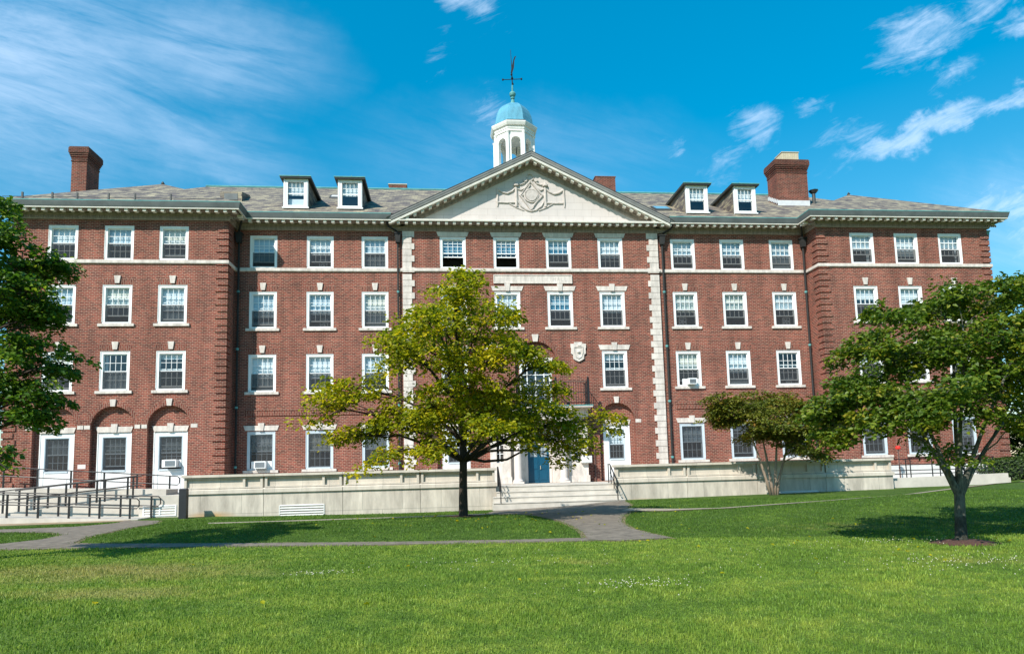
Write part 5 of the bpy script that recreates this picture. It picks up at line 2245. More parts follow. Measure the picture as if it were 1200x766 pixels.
q = MB()
q.tube([(19.17, -4.2, .62), (19.17, -4.2, 2.32)], .035, 8)
q.build('post', 'post_brown', sp_)
q = MB()
q.lathe((19.17, -4.2, 2.36), [(.05, -.10), (.13, -.06), (.14, .02), (.08, .10), (.02, .12)], 10)
q.build('cap', 'red_cap', sp_)

# ---------------------------------------------------------------- window units and fans
def ac_unit(x, y, z, label, w=.62, h=.40):
    a = thing('air_conditioner', label, 'air conditioner', (x, y, z), 'air conditioners in the windows')
    q = MB()
    q.box(x - w / 2, x + w / 2, y - .32, y + .12, z, z + h)
    q.build('case', 'white_paint', a)
    q = MB()
    q.box(x - w / 2 + .06, x + w / 2 - .06, y - .334, y - .322, z + .05, z + h - .06)
    g_ = q.build('grille', 'blind_grey', a)
    q = MB()
    for k in range(7):
        zz = z + .08 + (h - .18) * k / 6
        q.box(x - w / 2 + .06, x + w / 2 - .06, y - .342, y - .335, zz, zz + .012)
    q.build('louvre', 'fan_dark', g_)
    q = MB()
    for xa, xb in ((x - w / 2 - .25, x - w / 2 - .01), (x + w / 2 + .01, x + w / 2 + .25)):
        q.box(xa, xb, y + .05, y + .08, z, z + h)
    q.build('side_panel', 'white_paint', a)


ac_unit(-19.86, WY + .26, 2.30, 'white air conditioner in the arched door nearest the brick corner')
ac_unit(-15.55, 0.0, 2.13, 'white air conditioner in the ground floor window above the terrace wall, left')
ac_unit(9.35, 0.0, 6.50, 'white air conditioner in an upper window right of the stone quoins', .5, .36)


def box_fan(x, y, z, label, s=.46):
    a = thing('box_fan', label, 'fan', (x, y, z), 'box fans in the windows')
    q = MB()
    for x0_, x1_, z0_, z1_ in ((x - s / 2, x + s / 2, z, z + .04), (x - s / 2, x + s / 2, z + s - .04, z + s), (x - s / 2, x - s / 2 + .04, z + .041, z + s - .041), (x + s / 2 - .04, x + s / 2, z + .041, z + s - .041)):
        q.box(x0_, x1_, y + .20, y + .29, z0_, z1_)
    q.build('fan_frame', 'fan_white', a)
    q = MB()
    c = Vector((x, y + .25, z + s / 2))
    for k in range(5):
        an = k * 2 * math.pi / 5
        d = Vector((math.cos(an), 0, math.sin(an)))
        n_ = Vector((-math.sin(an), 0, math.cos(an)))
        q.hexa([c + n_ * -.02, c + d * .18 + n_ * -.07, c + d * .18 + n_ * .05, c + n_ * .02] + [p + Vector((0, .012, 0)) for p in (c + n_ * -.02, c + d * .18 + n_ * -.07, c + d * .18 + n_ * .05, c + n_ * .02)])
    q.tube([c + Vector((0, -.03, 0)), c + Vector((0, .03, 0))], .045, 10)
    q.build('blades', 'fan_white', a)


box_fan(9.12, 0, 10.15, 'white box fan in the third floor window nearest the right quoins')
box_fan(15.72, 0, 10.15, 'white box fan in the third floor window beside the right wing corner')
box_fan(-12.25, 0, 13.66, 'white box fan in the top floor window of the left recessed wall')
box_fan(-12.2, 0, 10.15, 'white box fan in the third floor window left of the tall yellow tree')
box_fan(15.62, 0, 6.52, 'small white fan in the second floor window beside the right wing corner', .34)


# ---------------------------------------------------------------- leaves
def leaf_mesh(name, pos, nrm, dirv, L, Wd, rndv, mat, parent):
    """six-cornered folded leaves: arrays of base points, normals, directions, lengths, widths"""
    n_ = len(pos)
    side = np.cross(dirv, nrm)
    side /= np.linalg.norm(side, axis=1, keepdims=True) + 1e-9
    L = L[:, None]
    Wd = Wd[:, None]
    fold = nrm * (Wd * .25)
    p0 = pos
    p1 = pos + dirv * L * .35 + side * Wd * .5 + fold
    p2 = pos + dirv * L * .75 + side * Wd * .36 + fold * .6
    p3 = pos + dirv * L - nrm * L * .12
    p4 = pos + dirv * L * .75 - side * Wd * .36 + fold * .6
    p5 = pos + dirv * L * .35 - side * Wd * .5 + fold
    v = np.stack([p0, p1, p2, p3, p4, p5], 1).reshape(-1, 3)
    off = Vector((0, 0, 0))
    p = parent
    while p is not None:
        off += p.location
        p = p.parent
    v = v - np.array(off)
    me_ = bpy.data.meshes.new(name)
    nf = n_ * 2
    me_.vertices.add(len(v))
    me_.vertices.foreach_set('co', v.astype(np.float32).ravel())
    idx = np.arange(n_)[:, None] * 6
    lo = np.concatenate([idx + np.array([0, 1, 2, 3]), idx + np.array([0, 3, 4, 5])], 1).ravel()
    me_.loops.add(len(lo))
    me_.loops.foreach_set('vertex_index', lo.astype(np.int32))
    me_.polygons.add(nf)
    me_.polygons.foreach_set('loop_start', (np.arange(nf) * 4).astype(np.int32))
    me_.update(calc_edges=True)
    at = me_.attributes.new('rnd', 'FLOAT', 'FACE')
    at.data.foreach_set('value', np.repeat(rndv, 2).astype(np.float32))
    me_.materials.append(MATS[mat])
    o_ = bpy.data.objects.new(name, me_)
    col.objects.link(o_)
    if parent is not None:
        o_.parent = parent
    return o_


def bez(a, b_, c, n_):
    return [a * (1 - k / n_) ** 2 + b_ * 2 * (k / n_) * (1 - k / n_) + c * (k / n_) ** 2 for k in range(n_ + 1)]


def make_tree(name, label, cat, base, trunk, lobes, leaf, per_spray, spray_r, dens, mats, seed, attach_lo, ydepth=1.0, group=None, flat=.28, limb_r=.05, tone_noise=.3, stems=None, extra_limbs=()):
    rng = np.random.default_rng(seed)
    rnd_ = random.Random(seed)
    tr_ = thing(name, label, cat, base, group)
    q = MB()
    stems = stems or [trunk]
    for stm in stems:
        q.tube([p for p, r_ in stm], [r_ for p, r_ in stm], 12)
    for el in extra_limbs:
        q.tube([p for p, r_ in el], [r_ for p, r_ in el], 8)
    P_, N_, D_, L_, W_, R_ = [], [], [], [], [], []
    for lb in lobes:
        cx, cy, cz, rx, rz = lb
        c = Vector((cx, cy, cz))
        stm = min(stems, key=lambda s_: (s_[-1][0] - c).length) if len(stems) > 1 else stems[0]
        tp = [Vector(p) for p, r_ in stm]
        trr = [r_ for p, r_ in stm]
        # attachment height on this stem
        hd = math.hypot(cx - tp[-1].x, cy - tp[-1].y)
        za = max(attach_lo, min(tp[-1].z - .05, cz - hd * .55))
        a = tp[0]
        ra_ = trr[0]
        for k in range(len(tp) - 1):
            if tp[k].z <= za <= tp[k + 1].z:
                f_ = (za - tp[k].z) / max(1e-6, tp[k + 1].z - tp[k].z)
                a = tp[k].lerp(tp[k + 1], f_)
                ra_ = trr[k] + (trr[k + 1] - trr[k]) * f_
        ctrl = a.lerp(c, .45) + Vector((0, 0, .18 * (c - a).length + rnd_.uniform(-.1, .2)))
        pts = bez(a, ctrl, c, 7)
        for k in range(1, 7):
            pts[k] += Vector((rnd_.uniform(-1, 1), rnd_.uniform(-1, 1), rnd_.uniform(-1, 1))) * .035 * (c - a).length * .5
        r0 = min(ra_ * .62, limb_r * (0.6 + (c - a).length * .25))
        q.tube(pts, [r0 * (1 - .82 * k / 7) for k in range(8)], 7)
        vol = rx * rx * rz
        ns = max(4, int(dens * (rx * rz) ** .9))
        ryl = rx * ydepth
        subs = []
        for _ in range(max(5, int(ns / 3.5))):
            d = rng.normal(size=3)
            d /= np.linalg.norm(d)
            d *= rng.uniform(.30, 1.0)
            subs.append(np.array([cx + d[0] * rx, cy + d[1] * ryl, cz + d[2] * rz]))
        for _ in range(ns):
            # sprays gather in loose clusters, with gaps between them
            sb = subs[rng.integers(len(subs))]
            d = rng.normal(0, .26, 3)
            s_c = np.array([sb[0] + d[0] * rx, sb[1] + d[1] * ryl, sb[2] + d[2] * rz * .8])
            anchor = pts[rnd_.choice((4, 5, 6, 7))]
            sv = Vector(s_c)
            mid = anchor.lerp(sv, .5) + Vector((0, 0, .08))
            q.tube([anchor, mid, sv], [r0 * .22, r0 * .14, .004], 4, caps=False)
            sr = spray_r * rng.uniform(.65, 1.25)
            n_ = int(per_spray * rng.uniform(.6, 1.3))
            rad_ = np.sqrt(rng.uniform(0, 1, n_)) * sr
            an = rng.uniform(0, 2 * math.pi, n_)
            outd = np.array([s_c[0] - tp[0].x, s_c[1] - tp[0].y])
            outd = outd / (np.linalg.norm(outd) + 1e-6)
            droop = -.25
            px_ = s_c[0] + np.cos(an) * rad_
            py_ = s_c[1] + np.sin(an) * rad_
            along = (np.cos(an) * outd[0] + np.sin(an) * outd[1]) * rad_
            pz_ = s_c[2] + droop * along + rng.normal(0, flat * sr, n_) - .15 * rad_ ** 2 / sr
            P_.append(np.stack([px_, py_, pz_], 1))
            nn = np.stack([rng.normal(0, .62, n_) + outd[0] * .2, rng.normal(0, .62, n_) + outd[1] * .2, np.ones(n_)], 1)
            nn /= np.linalg.norm(nn, axis=1, keepdims=True)
            an2 = an + rng.normal(0, .8, n_)
            dd = np.stack([np.cos(an2), np.sin(an2), rng.normal(-.25, .25, n_)], 1)
            dd -= nn * np.sum(dd * nn, 1, keepdims=True)
            dd /= np.linalg.norm(dd, axis=1, keepdims=True)
            N_.append(nn)
            D_.append(dd)
            l_ = leaf * rng.uniform(.65, 1.25, n_)
            L_.append(l_)
            W_.append(l_ * rng.uniform(.55, .75, n_))
            tone = rng.normal(.5, tone_noise * .6)
            R_.append(np.clip(tone + rng.normal(0, tone_noise * .6, n_), 0, 1))
    q.build('trunk', mats[0], tr_, smooth=True)
    leaf_mesh('crown', np.concatenate(P_), np.concatenate(N_), np.concatenate(D_), np.concatenate(L_), np.concatenate(W_), np.concatenate(R_), mats[1], tr_)
    return tr_


V = Vector
# tall yellow-green tree in front of the entrance
T2 = [(-5.07, -17.79, 7.2, 0.91, 0.61), (-4.97, -14.61, 8.01, 1.05, 0.7), (-5.82, -19.54, 6.01, 0.83, 0.55), (-5.9, -16.44, 6.83, 0.97, 0.64), (-4.06, -18.08, 6.36, 0.8, 0.6), (-4.13, -15.94, 7.06, 0.88, 0.66), (-4.99, -17.35, 5.7, 1.23, 0.72), (-4.99, -15.34, 6.14, 1.35, 0.79), (-3.58, -18.25, 5.45, 1.09, 0.69), (-3.29, -15.68, 5.92, 1.23, 0.78), (-6.6, -17.3, 5.43, 0.82, 0.61), (-6.65, -14.88, 5.69, 0.91, 0.68), (-2.43, -18.02, 4.92, 1.0, 0.5), (-8.38, -15.07, 4.65, 1.34, 0.67), (-9.38, -15.23, 3.94, 0.99, 0.55), (-7.56, -14.84, 3.56, 1.35, 0.79), (-8.69, -15.18, 2.89, 0.99, 0.55), (-7.44, -16.43, 2.25, 0.73, 0.42), (-5.83, -17.12, 3.8, 1.13, 0.82), (-5.96, -13.47, 4.13, 1.32, 0.96), (-4.62, -17.49, 4.27, 1.12, 0.71), (-4.62, -14.43, 4.49, 1.28, 0.81), (-3.29, -17.03, 3.97, 1.15, 0.83), (-2.83, -14.39, 4.18, 1.29, 0.94), (-1.42, -15.18, 3.83, 1.14, 0.8), (-0.01, -15.19, 3.34, 0.91, 0.46), (-1.12, -15.33, 2.6, 1.01, 0.68), (-3.95, -18.18, 2.9, 1.08, 0.59), (-3.6, -13.02, 3.23, 1.35, 0.74), (-2.59, -16.58, 2.98, 0.96, 0.64), (-2.13, -14.09, 3.29, 1.07, 0.71), (-5.8, -17.04, 2.51, 0.92, 0.41), (-5.79, -14.04, 2.61, 1.05, 0.47), (-1.46, -15.35, 2.06, 0.56, 0.34), (-7.06, -18.09, 5.77, 0.39, 0.3), (-7.32, -14.79, 6.57, 0.46, 0.34), (-4.9, -18.22, 7.64, 0.5, 0.3), (-4.68, -16.29, 8.16, 0.55, 0.33)]
b0 = V((-4.78, -15.0, 0))
make_tree('maple_tree', 'tall yellow green tree with a dark trunk standing in front of the entrance', 'tree', b0,
          [(V((-4.78, -15.0, -.1)), .24), (V((-4.78, -15.0, .15)), .165), (V((-4.77, -15.0, 1.2)), .14), (V((-4.74, -15.0, 2.3)), .13), (V((-4.80, -14.95, 3.6)), .13), (V((-4.9, -15.05, 5.2)), .09), (V((-4.85, -15.0, 6.8)), .055), (V((-4.78, -15.1, 8.1)), .02)],
          T2, .135, 54, .44, 27, ('bark_dark', 'leaf_yellowgreen'), 11, 2.0, ydepth=1.0, flat=.24, limb_r=.045, tone_noise=.34,
          extra_limbs=([(V((-4.7, -15.0, 2.15)), .07), (V((-4.0, -14.9, 2.0)), .05), (V((-3.2, -14.8, 2.05)), .04), (V((-2.3, -14.7, 2.5)), .025)],))
# big green tree at right
T3 = [(4.94, -26.24, 4.9, 0.62, 0.34), (5.64, -25.54, 5.11, 0.65, 0.36), (5.48, -26.7, 4.8, 0.53, 0.33), (7.22, -24.77, 5.27, 0.62, 0.38), (4.49, -26.15, 4.6, 0.48, 0.34), (5.92, -24.31, 5.1, 0.55, 0.39), (3.02, -26.53, 4.45, 0.33, 0.26), (3.84, -25.39, 4.77, 0.36, 0.29), (2.62, -26.07, 3.94, 0.74, 0.34), (2.98, -25.7, 3.98, 0.77, 0.35), (3.53, -26.2, 3.63, 0.74, 0.4), (4.56, -24.77, 3.88, 0.82, 0.45), (4.5, -26.18, 3.87, 0.68, 0.41), (6.13, -24.26, 4.26, 0.78, 0.47), (4.88, -26.9, 3.8, 0.64, 0.45), (7.16, -24.29, 4.27, 0.79, 0.55), (5.62, -26.86, 4.03, 0.46, 0.39), (7.41, -24.87, 4.51, 0.53, 0.46), (2.28, -25.92, 2.96, 0.74, 0.41), (2.39, -25.74, 2.97, 0.75, 0.41), (1.95, -25.92, 2.33, 0.54, 0.34), (2.11, -25.66, 2.39, 0.55, 0.34), (2.9, -26.46, 2.99, 0.72, 0.39), (4.01, -24.86, 3.07, 0.81, 0.44), (2.51, -26.62, 2.41, 0.58, 0.26), (3.53, -25.13, 2.56, 0.65, 0.29), (3.18, -27.31, 2.79, 0.73, 0.37), (4.87, -24.95, 2.94, 0.89, 0.44), (3.6, -26.49, 2.32, 0.52, 0.26), (4.32, -25.6, 2.38, 0.56, 0.28), (3.72, -27.58, 2.95, 0.6, 0.36), (6.36, -24.56, 3.32, 0.77, 0.46), (5.3, -26.58, 2.89, 0.66, 0.39), (6.67, -25.08, 3.19, 0.74, 0.44), (5.96, -26.57, 2.39, 0.4, 0.26), (7.68, -24.74, 2.49, 0.46, 0.3), (6.82, -26.32, 3.44, 0.61, 0.54), (8.38, -24.75, 3.73, 0.69, 0.61), (6.68, -26.42, 4.6, 0.55, 0.48), (7.89, -25.34, 4.92, 0.59, 0.52), (3.83, -27.04, 1.71, 0.31, 0.14), (5.58, -24.88, 1.77, 0.37, 0.16), (7.08, -26.52, 4.03, 0.68, 0.61), (8.22, -25.4, 4.24, 0.74, 0.66), (8.0, -25.93, 2.86, 0.63, 0.49), (8.3, -25.66, 2.98, 0.65, 0.5), (5.24, -27.14, 3.33, 0.57, 0.38), (7.39, -24.84, 3.76, 0.68, 0.46), (6.96, -26.44, 5.21, 0.55, 0.34), (7.74, -25.68, 5.39, 0.58, 0.36)]
T3 = [(x + max(0, 3.6 - x) * .25, y, z, a * (1.12 if x > 3.3 else .9), b * 1.22) for x, y, z, a, b in T3]
b3 = V((4.79, -25.95, 0))
forks = []
for ex, ey, ez in ((3.0, -26.2, 3.6), (3.9, -25.3, 4.2), (4.9, -26.4, 4.3), (5.6, -25.2, 4.6), (6.6, -26.1, 4.4), (7.2, -25.4, 3.2)):
    e_ = V((ex, ey, ez))
    s0 = V((4.93, -25.85, .95))
    forks.append([(V((4.79, -25.95, -.05)), .145), (V((4.81, -25.94, .12)), .112), (V((4.86, -25.9, .5)), .098), (s0, .095), (s0.lerp(e_, .15) + V((0, 0, .04)), .044), (s0.lerp(e_, .35) + V((0, 0, .12)), .034), (s0.lerp(e_, .7) + V((0.05, 0, .14)), .022), (e_, .012)])
make_tree('shade_tree', 'green tree with a pale forked trunk on the lawn at right, ringed with mulch', 'tree', b3, None,
          T3, .095, 46, .24, 60, ('bark_grey', 'leaf_green'), 23, 1.25, ydepth=1.0, flat=.26, limb_r=.024, tone_noise=.32, stems=forks)
# small multi-stemmed tree by the wall
TS = [(8.41, -7.83, 4.57, 1.12, 0.48), (8.0, -7.18, 4.31, 0.81, 0.49), (8.82, -7.57, 3.94, 1.29, 0.64), (7.98, -7.15, 3.83, 0.65, 0.41), (10.96, -6.77, 4.64, 1.5, 0.58), (9.58, -8.7, 3.68, 1.4, 0.62), (11.22, -8.42, 3.83, 1.26, 0.79), (10.32, -6.86, 3.02, 1.18, 0.42), (11.09, -7.9, 2.75, 1.12, 0.64), (12.63, -7.33, 3.24, 0.82, 0.66), (12.68, -7.2, 2.11, 0.84, 0.33), (10.59, -7.3, 3.28, 1.14, 0.65)]
bS = V((10.45, -7.2, float(terr(10.45, -7.2))))
stems = []
for ex, ey, ez, bx in ((9.0, -7.5, 4.0, 10.3), (10.0, -7.0, 3.8, 10.4), (10.7, -7.6, 3.9, 10.5), (11.7, -7.2, 3.6, 10.58)):
    e_ = V((ex, ey, ez))
    s0 = V((bx, -7.2, .05))
    stems.append([(s0, .085), (s0 + V(((bx - 10.45) * 1.2, 0, .8)), .07), (s0.lerp(e_, .5) + V((0, 0, .25)), .05), (e_, .015)])
make_tree('small_maple', 'small olive green tree with several thin tan stems against the terrace wall', 'tree', bS, None,
          TS, .125, 64, .42, 60, ('bark_tan', 'leaf_olive'), 31, 1.7, ydepth=.8, flat=.14, limb_r=.035, tone_noise=.3, stems=stems)
# tree at the left edge
TL = [(-14.05, -24.64, 7.3, 0.25, 0.29), (-15.04, -22.98, 7.84, 0.28, 0.33), (-14.44, -24.0, 6.8, 0.45, 0.45), (-15.03, -23.14, 7.12, 0.48, 0.48), (-14.17, -23.78, 6.15, 0.61, 0.46), (-14.92, -22.66, 6.57, 0.66, 0.49), (-13.49, -23.61, 6.4, 0.39, 0.39), (-13.7, -23.29, 6.42, 0.4, 0.4), (-13.67, -24.18, 5.56, 0.67, 0.45), (-14.18, -23.12, 5.91, 0.72, 0.48), (-14.25, -23.83, 5.21, 0.61, 0.53), (-14.91, -22.82, 5.52, 0.65, 0.57), (-13.61, -23.75, 5.05, 0.38, 0.38), (-13.84, -23.41, 5.24, 0.39, 0.39), (-13.64, -24.2, 4.31, 0.66, 0.44), (-14.24, -23.02, 4.55, 0.72, 0.48), (-13.25, -23.73, 4.12, 0.38, 0.3), (-13.39, -23.34, 4.19, 0.39, 0.31), (-14.29, -23.84, 3.77, 0.6, 0.45), (-14.53, -23.28, 3.79, 0.62, 0.47), (-13.53, -24.04, 3.41, 0.44, 0.3), (-13.89, -23.32, 3.37, 0.47, 0.31), (-14.02, -23.96, 3.04, 0.52, 0.3), (-14.73, -22.53, 3.1, 0.57, 0.32), (-13.53, -23.61, 2.97, 0.3, 0.23), (-13.82, -23.23, 2.99, 0.31, 0.23), (-13.99, -24.41, 2.12, 0.21, 0.28), (-15.27, -22.36, 2.16, 0.24, 0.33), (-14.95, -24.58, 6.83, 0.65, 0.58), (-15.99, -23.0, 7.54, 0.72, 0.64), (-14.7, -24.97, 5.62, 0.77, 0.63), (-16.04, -23.14, 6.1, 0.87, 0.71), (-15.44, -23.81, 4.6, 0.82, 0.67), (-15.87, -23.2, 4.69, 0.86, 0.7), (-14.73, -24.73, 3.3, 0.7, 0.49), (-15.97, -22.84, 3.45, 0.79, 0.55), (-15.93, -24.38, 5.43, 0.72, 0.86), (-16.72, -23.32, 5.71, 0.77, 0.93), (-15.61, -24.77, 3.78, 0.69, 0.62), (-16.69, -23.3, 4.03, 0.77, 0.69), (-15.71, -24.23, 7.75, 0.67, 0.52), (-17.14, -22.38, 8.59, 0.75, 0.59)]
TL = [(x - .12, y, z, a * .84, b * .88) for x, y, z, a, b in TL]
bL = V((-16.3, -23.4, 0))
make_tree('leafy_tree', 'dark green tree reaching in at the left edge, trunk out of sight', 'tree', bL,
          [(V((-16.3, -23.4, -.1)), .24), (V((-16.3, -23.4, .3)), .19), (V((-16.25, -23.4, 2.0)), .16), (V((-16.1, -23.4, 4.0)), .12), (V((-15.9, -23.4, 6.0)), .08), (V((-15.7, -23.5, 7.8)), .03)],
          TL, .10, 56, .26, 62, ('bark_dark', 'leaf_dark'), 41, 1.6, ydepth=1.0, flat=.22, limb_r=.045, tone_noise=.3,
          extra_limbs=([(V((-16.2, -23.4, 2.3)), .05), (V((-15.2, -23.9, 2.6)), .035), (V((-14.2, -24.6, 2.2)), .02), (V((-13.6, -25.0, 1.9)), .008)],))

# hedge and trees beyond the right end
rng = np.random.default_rng(5)


def shrub(name, label, cat, cx, cy, zb, rx, ry, h, n_, leaf, mat, group=None, boxy=3.2):
    o_ = thing(name, label, cat, (cx, cy, zb), group)
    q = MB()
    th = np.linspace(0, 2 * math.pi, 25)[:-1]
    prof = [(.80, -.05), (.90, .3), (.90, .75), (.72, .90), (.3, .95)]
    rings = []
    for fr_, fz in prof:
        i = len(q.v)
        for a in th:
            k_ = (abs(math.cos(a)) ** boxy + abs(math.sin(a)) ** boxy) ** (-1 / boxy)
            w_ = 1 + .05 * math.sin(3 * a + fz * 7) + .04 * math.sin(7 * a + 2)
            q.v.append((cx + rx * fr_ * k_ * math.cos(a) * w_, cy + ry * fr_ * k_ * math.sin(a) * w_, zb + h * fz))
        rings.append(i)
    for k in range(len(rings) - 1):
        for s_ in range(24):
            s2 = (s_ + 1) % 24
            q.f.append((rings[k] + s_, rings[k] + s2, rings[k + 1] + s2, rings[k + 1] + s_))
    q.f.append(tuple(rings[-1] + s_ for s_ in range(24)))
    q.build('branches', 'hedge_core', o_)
    a = rng.uniform(0, 2 * math.pi, n_)
    k_ = (np.abs(np.cos(a)) ** boxy + np.abs(np.sin(a)) ** boxy) ** (-1 / boxy)
    top = rng.uniform(0, 1, n_) < .4
    rr_ = np.where(top, np.sqrt(rng.uniform(0, 1, n_)) * .92, rng.normal(.95, .05, n_))
    zz = np.where(top, h * (1.0 - .12 * rr_ ** 4) + rng.normal(0, .03, n_), rng.uniform(.02, .95, n_) * h)
    w_ = 1 + .05 * np.sin(3 * a + zz / h * 7) + .04 * np.sin(7 * a + 2)
    p = np.stack([cx + rx * rr_ * k_ * np.cos(a) * w_, cy + ry * rr_ * k_ * np.sin(a) * w_, zb + zz], 1)
    nn = np.stack([np.cos(a) * (1 - top), np.sin(a) * (1 - top), .3 + top], 1) + rng.normal(0, .45, (n_, 3))
    nn /= np.linalg.norm(nn, axis=1, keepdims=True)
    dd = rng.normal(size=(n_, 3))
    dd -= nn * np.sum(nn * dd, 1, keepdims=True)
    dd /= np.linalg.norm(dd, axis=1, keepdims=True)
    l_ = leaf * rng.uniform(.7, 1.3, n_)
    leaf_mesh('foliage', p, nn, dd, l_, l_ * .6, np.clip(rng.normal(.5, .25, n_), 0, 1), mat, o_)
    return o_


shrub('hedge', 'clipped dark green hedge at the right edge beyond the low wall', 'hedge', 29.3, -3.0, .42, 4.5, 1.0, 1.25, 9000, .11, 'leaf_hedge')
for x, y, h, lab in ((33.5, 3.0, 6.2, 'dark tree behind the right end of the hall'), (-33.5, 2.0, 7.0, 'dark tree beyond the left end of the hall, mostly hidden')):
    lob = []
    rr_ = random.Random(int(abs(x) * 10) + (1 if x < 0 else 0))
    for k in range(16):
        lob.append((x + rr_.uniform(-2.2, 2.2), y + rr_.uniform(-2, 2), rr_.uniform(1.4, h), rr_.uniform(1.0, 1.6), rr_.uniform(.7, 1.1)))
    make_tree('background_tree', lab, 'tree', V((x, y, .2)), [(V((x, y, -.3)), .3), (V((x, y, 2)), .2), (V((x, y, h * .6)), .12), (V((x, y, h * .95)), .03)],
              lob, .24, 26, .6, 16, ('bark_dark', 'leaf_hedge'), 51 + int(x), .9, flat=.3)

# mulch ring
q = MB()
seg = 28
rr_ = random.Random(3)
ring0 = []
for k in range(seg):
    a = 2 * math.pi * k / seg
    w_ = 1 + rr_.uniform(-.08, .08)
    ring0.append((4.82 + .64 * w_ * math.cos(a), -26.0 + .52 * w_ * math.sin(a)))
c = (4.82, -26.0, .07)
mids = [(4.82 + (x - 4.82) * .55, -26.0 + (y + 26.0) * .55) for x, y in ring0]
for k in range(seg):
    k2 = (k + 1) % seg
    p0 = (*ring0[k], float(terr(*ring0[k])) + .004)
    p1 = (*ring0[k2], float(terr(*ring0[k2])) + .004)
    m0, m1 = (*mids[k], .06), (*mids[k2], .06)
    q.face([p0, p1, m1, m0])
    q.face([m0, m1, c])
mu = q.build('mulch_bed', 'mulch', smooth=True)
tag(mu, 'ring of reddish brown mulch round the forked tree on the lawn', 'mulch bed')
q = MB()
q.lathe((-4.78, -15.0, 0), [(.75, float(terr(-4.78, -15.0)) + .006), (.4, float(terr(-4.78, -15)) + .04)], 18)
tag(q.build('mulch_bed', 'mulch'), 'dark earth ring at the foot of the tall yellow green tree', 'mulch bed')

# ---------------------------------------------------------------- grass blades
rng = np.random.default_rng(99)
N = 420000
cam_xy = np.array([CAM.x, CAM.y])
u = rng.uniform(0, 1, N)
pw_ = .45
r0, r1 = 4.6, 33.0
rr_ = (r0 ** pw_ + u * (r1 ** pw_ - r0 ** pw_)) ** (1 / pw_)
an = yaw + rng.uniform(-rad(44), rad(44), N)
px_ = cam_xy[0] + np.sin(an) * rr_
py_ = cam_xy[1] + np.cos(an) * rr_
keep = py_ < -6.06
jx, jy = rng.normal(0, .11, N), rng.normal(0, .11, N)
for pl in PATHS.values():
    keep &= ~inpoly(px_ + jx, py_ + jy, pl)
keep &= ~((px_ < -17.5) & (py_ > -7.1))
keep &= ~((np.abs(px_) < 3.2) & (py_ > -7.0))
keep &= ((px_ + jx - 4.82) / .58) ** 2 + ((py_ + jy + 26.0) / .46) ** 2 > 1
keep &= (px_ + 4.78) ** 2 + (py_ + 15) ** 2 > .6 ** 2
px_, py_, rr_ = px_[keep], py_[keep], rr_[keep]
n_ = len(px_)
pz_ = terr(px_, py_)
hgt = rng.uniform(.018, .046, n_) * (1 + .35 * np.sin(px_ * 1.7) * np.sin(py_ * 2.3))
wid = (.0022 + .00075 * rr_) * rng.uniform(.7, 1.3, n_)
ang = rng.uniform(0, 2 * math.pi, n_)
lean = rng.uniform(.1, .75, n_) * hgt
dx, dy = np.cos(ang), np.sin(ang)
sa = rng.uniform(0, 2 * math.pi, n_)
sx, sy = np.cos(sa) * wid / 2, np.sin(sa) * wid / 2
b_a = np.stack([px_ - sx, py_ - sy, pz_ - .01], 1)
b_b = np.stack([px_ + sx, py_ + sy, pz_ - .01], 1)
m_a = np.stack([px_ + dx * lean * .35 - sx * .8, py_ + dy * lean * .35 - sy * .8, pz_ + hgt * .6], 1)
m_b = np.stack([px_ + dx * lean * .35 + sx * .8, py_ + dy * lean * .35 + sy * .8, pz_ + hgt * .6], 1)
t_p = np.stack([px_ + dx * lean, py_ + dy * lean, pz_ + hgt], 1)
v = np.stack([b_a, b_b, m_b, m_a, t_p], 1).reshape(-1, 3)
me = bpy.data.meshes.new('grass')
me.vertices.add(len(v))
me.vertices.foreach_set('co', v.astype(np.float32).ravel())
idx = np.arange(n_)[:, None] * 5
lo = np.concatenate([idx + np.array([0, 1, 2, 3]), idx + np.array([3, 2, 4])], 1).ravel()
me.loops.add(len(lo))
me.loops.foreach_set('vertex_index', lo.astype(np.int32))
me.polygons.add(n_ * 2)
ls = (np.arange(n_)[:, None] * 7 + np.array([0, 4])).ravel()
me.polygons.foreach_set('loop_start', ls.astype(np.int32))
me.update(calc_edges=True)
at = me.attributes.new('rnd', 'FLOAT', 'FACE')
at.data.foreach_set('value', np.repeat(np.clip(rng.normal(.5, .25, n_), 0, 1), 2).astype(np.float32))
me.materials.append(MATS['grass_blade'])
gr = bpy.data.objects.new('grass', me)
col.objects.link(gr)
gr['kind'] = 'stuff'
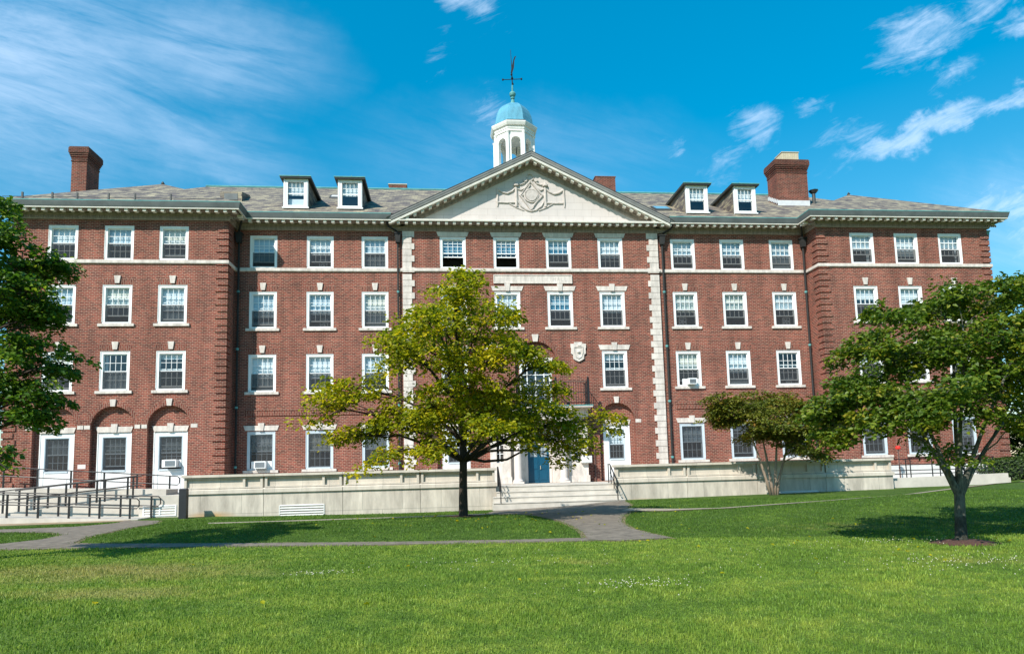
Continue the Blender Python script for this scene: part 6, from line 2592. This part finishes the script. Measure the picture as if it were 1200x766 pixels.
gr['label'] = 'short mown green grass of the lawn with dry tan patches'

# a few fallen leaves
nl = 170
lx = np.concatenate([rng.normal(-3.6, 3.2, 90), rng.normal(5.5, 2.6, 50), rng.uniform(-14, 6, 30)])
ly = np.concatenate([rng.normal(-15.5, 2.6, 90), rng.normal(-25.4, 1.8, 50), rng.uniform(-30, -20, 30)])
lp = np.stack([lx, ly, terr(lx, ly) + .035], 1)
ln_ = np.stack([rng.normal(0, .3, nl), rng.normal(0, .3, nl), np.ones(nl)], 1)
ln_ /= np.linalg.norm(ln_, axis=1, keepdims=True)
la = rng.uniform(0, 6.28, nl)
ld = np.stack([np.cos(la), np.sin(la), np.zeros(nl)], 1)
ld -= ln_ * np.sum(ld * ln_, 1, keepdims=True)
ll = rng.uniform(.06, .11, nl)
fl = leaf_mesh('fallen_leaves', lp, ln_, ld, ll, ll * .7, rng.uniform(.55, 1, nl), 'leaf_yellowgreen', None)
fl['kind'] = 'stuff'
fl['label'] = 'few fallen yellow leaves lying on the grass and path'

# clover heads
q = MB()
for cx, cy, rx, ry, cnt in ((-2.75, -29.3, .75, .38, 75), (-7.5, -27.0, .5, .2, 45), (3.0, -28.6, 1.6, .8, 130), (-4.6, -26.5, 1.3, .6, 40), (3.5, -25.6, 1.8, .6, 60), (.5, -27.5, 5, 2.5, 60)):
    for _ in range(cnt):
        x, y = rng.normal(cx, rx * .6), rng.normal(cy, ry * .6)
        s = rng.uniform(.007, .012)
        z = float(terr(x, y)) + rng.uniform(.05, .085)
        i = len(q.v)
        q.v += [(x + s, y, z), (x, y + s, z), (x - s, y, z), (x, y - s, z), (x, y, z + s), (x, y, z - s)]
        q.f += [(i, i + 1, i + 4), (i + 1, i + 2, i + 4), (i + 2, i + 3, i + 4), (i + 3, i, i + 4), (i + 1, i, i + 5), (i + 2, i + 1, i + 5), (i + 3, i + 2, i + 5), (i, i + 3, i + 5)]
co_ = q.build('clover_flowers', 'clover', recalc=False)
co_['kind'] = 'stuff'
co_['label'] = 'tiny white clover heads scattered in the grass'
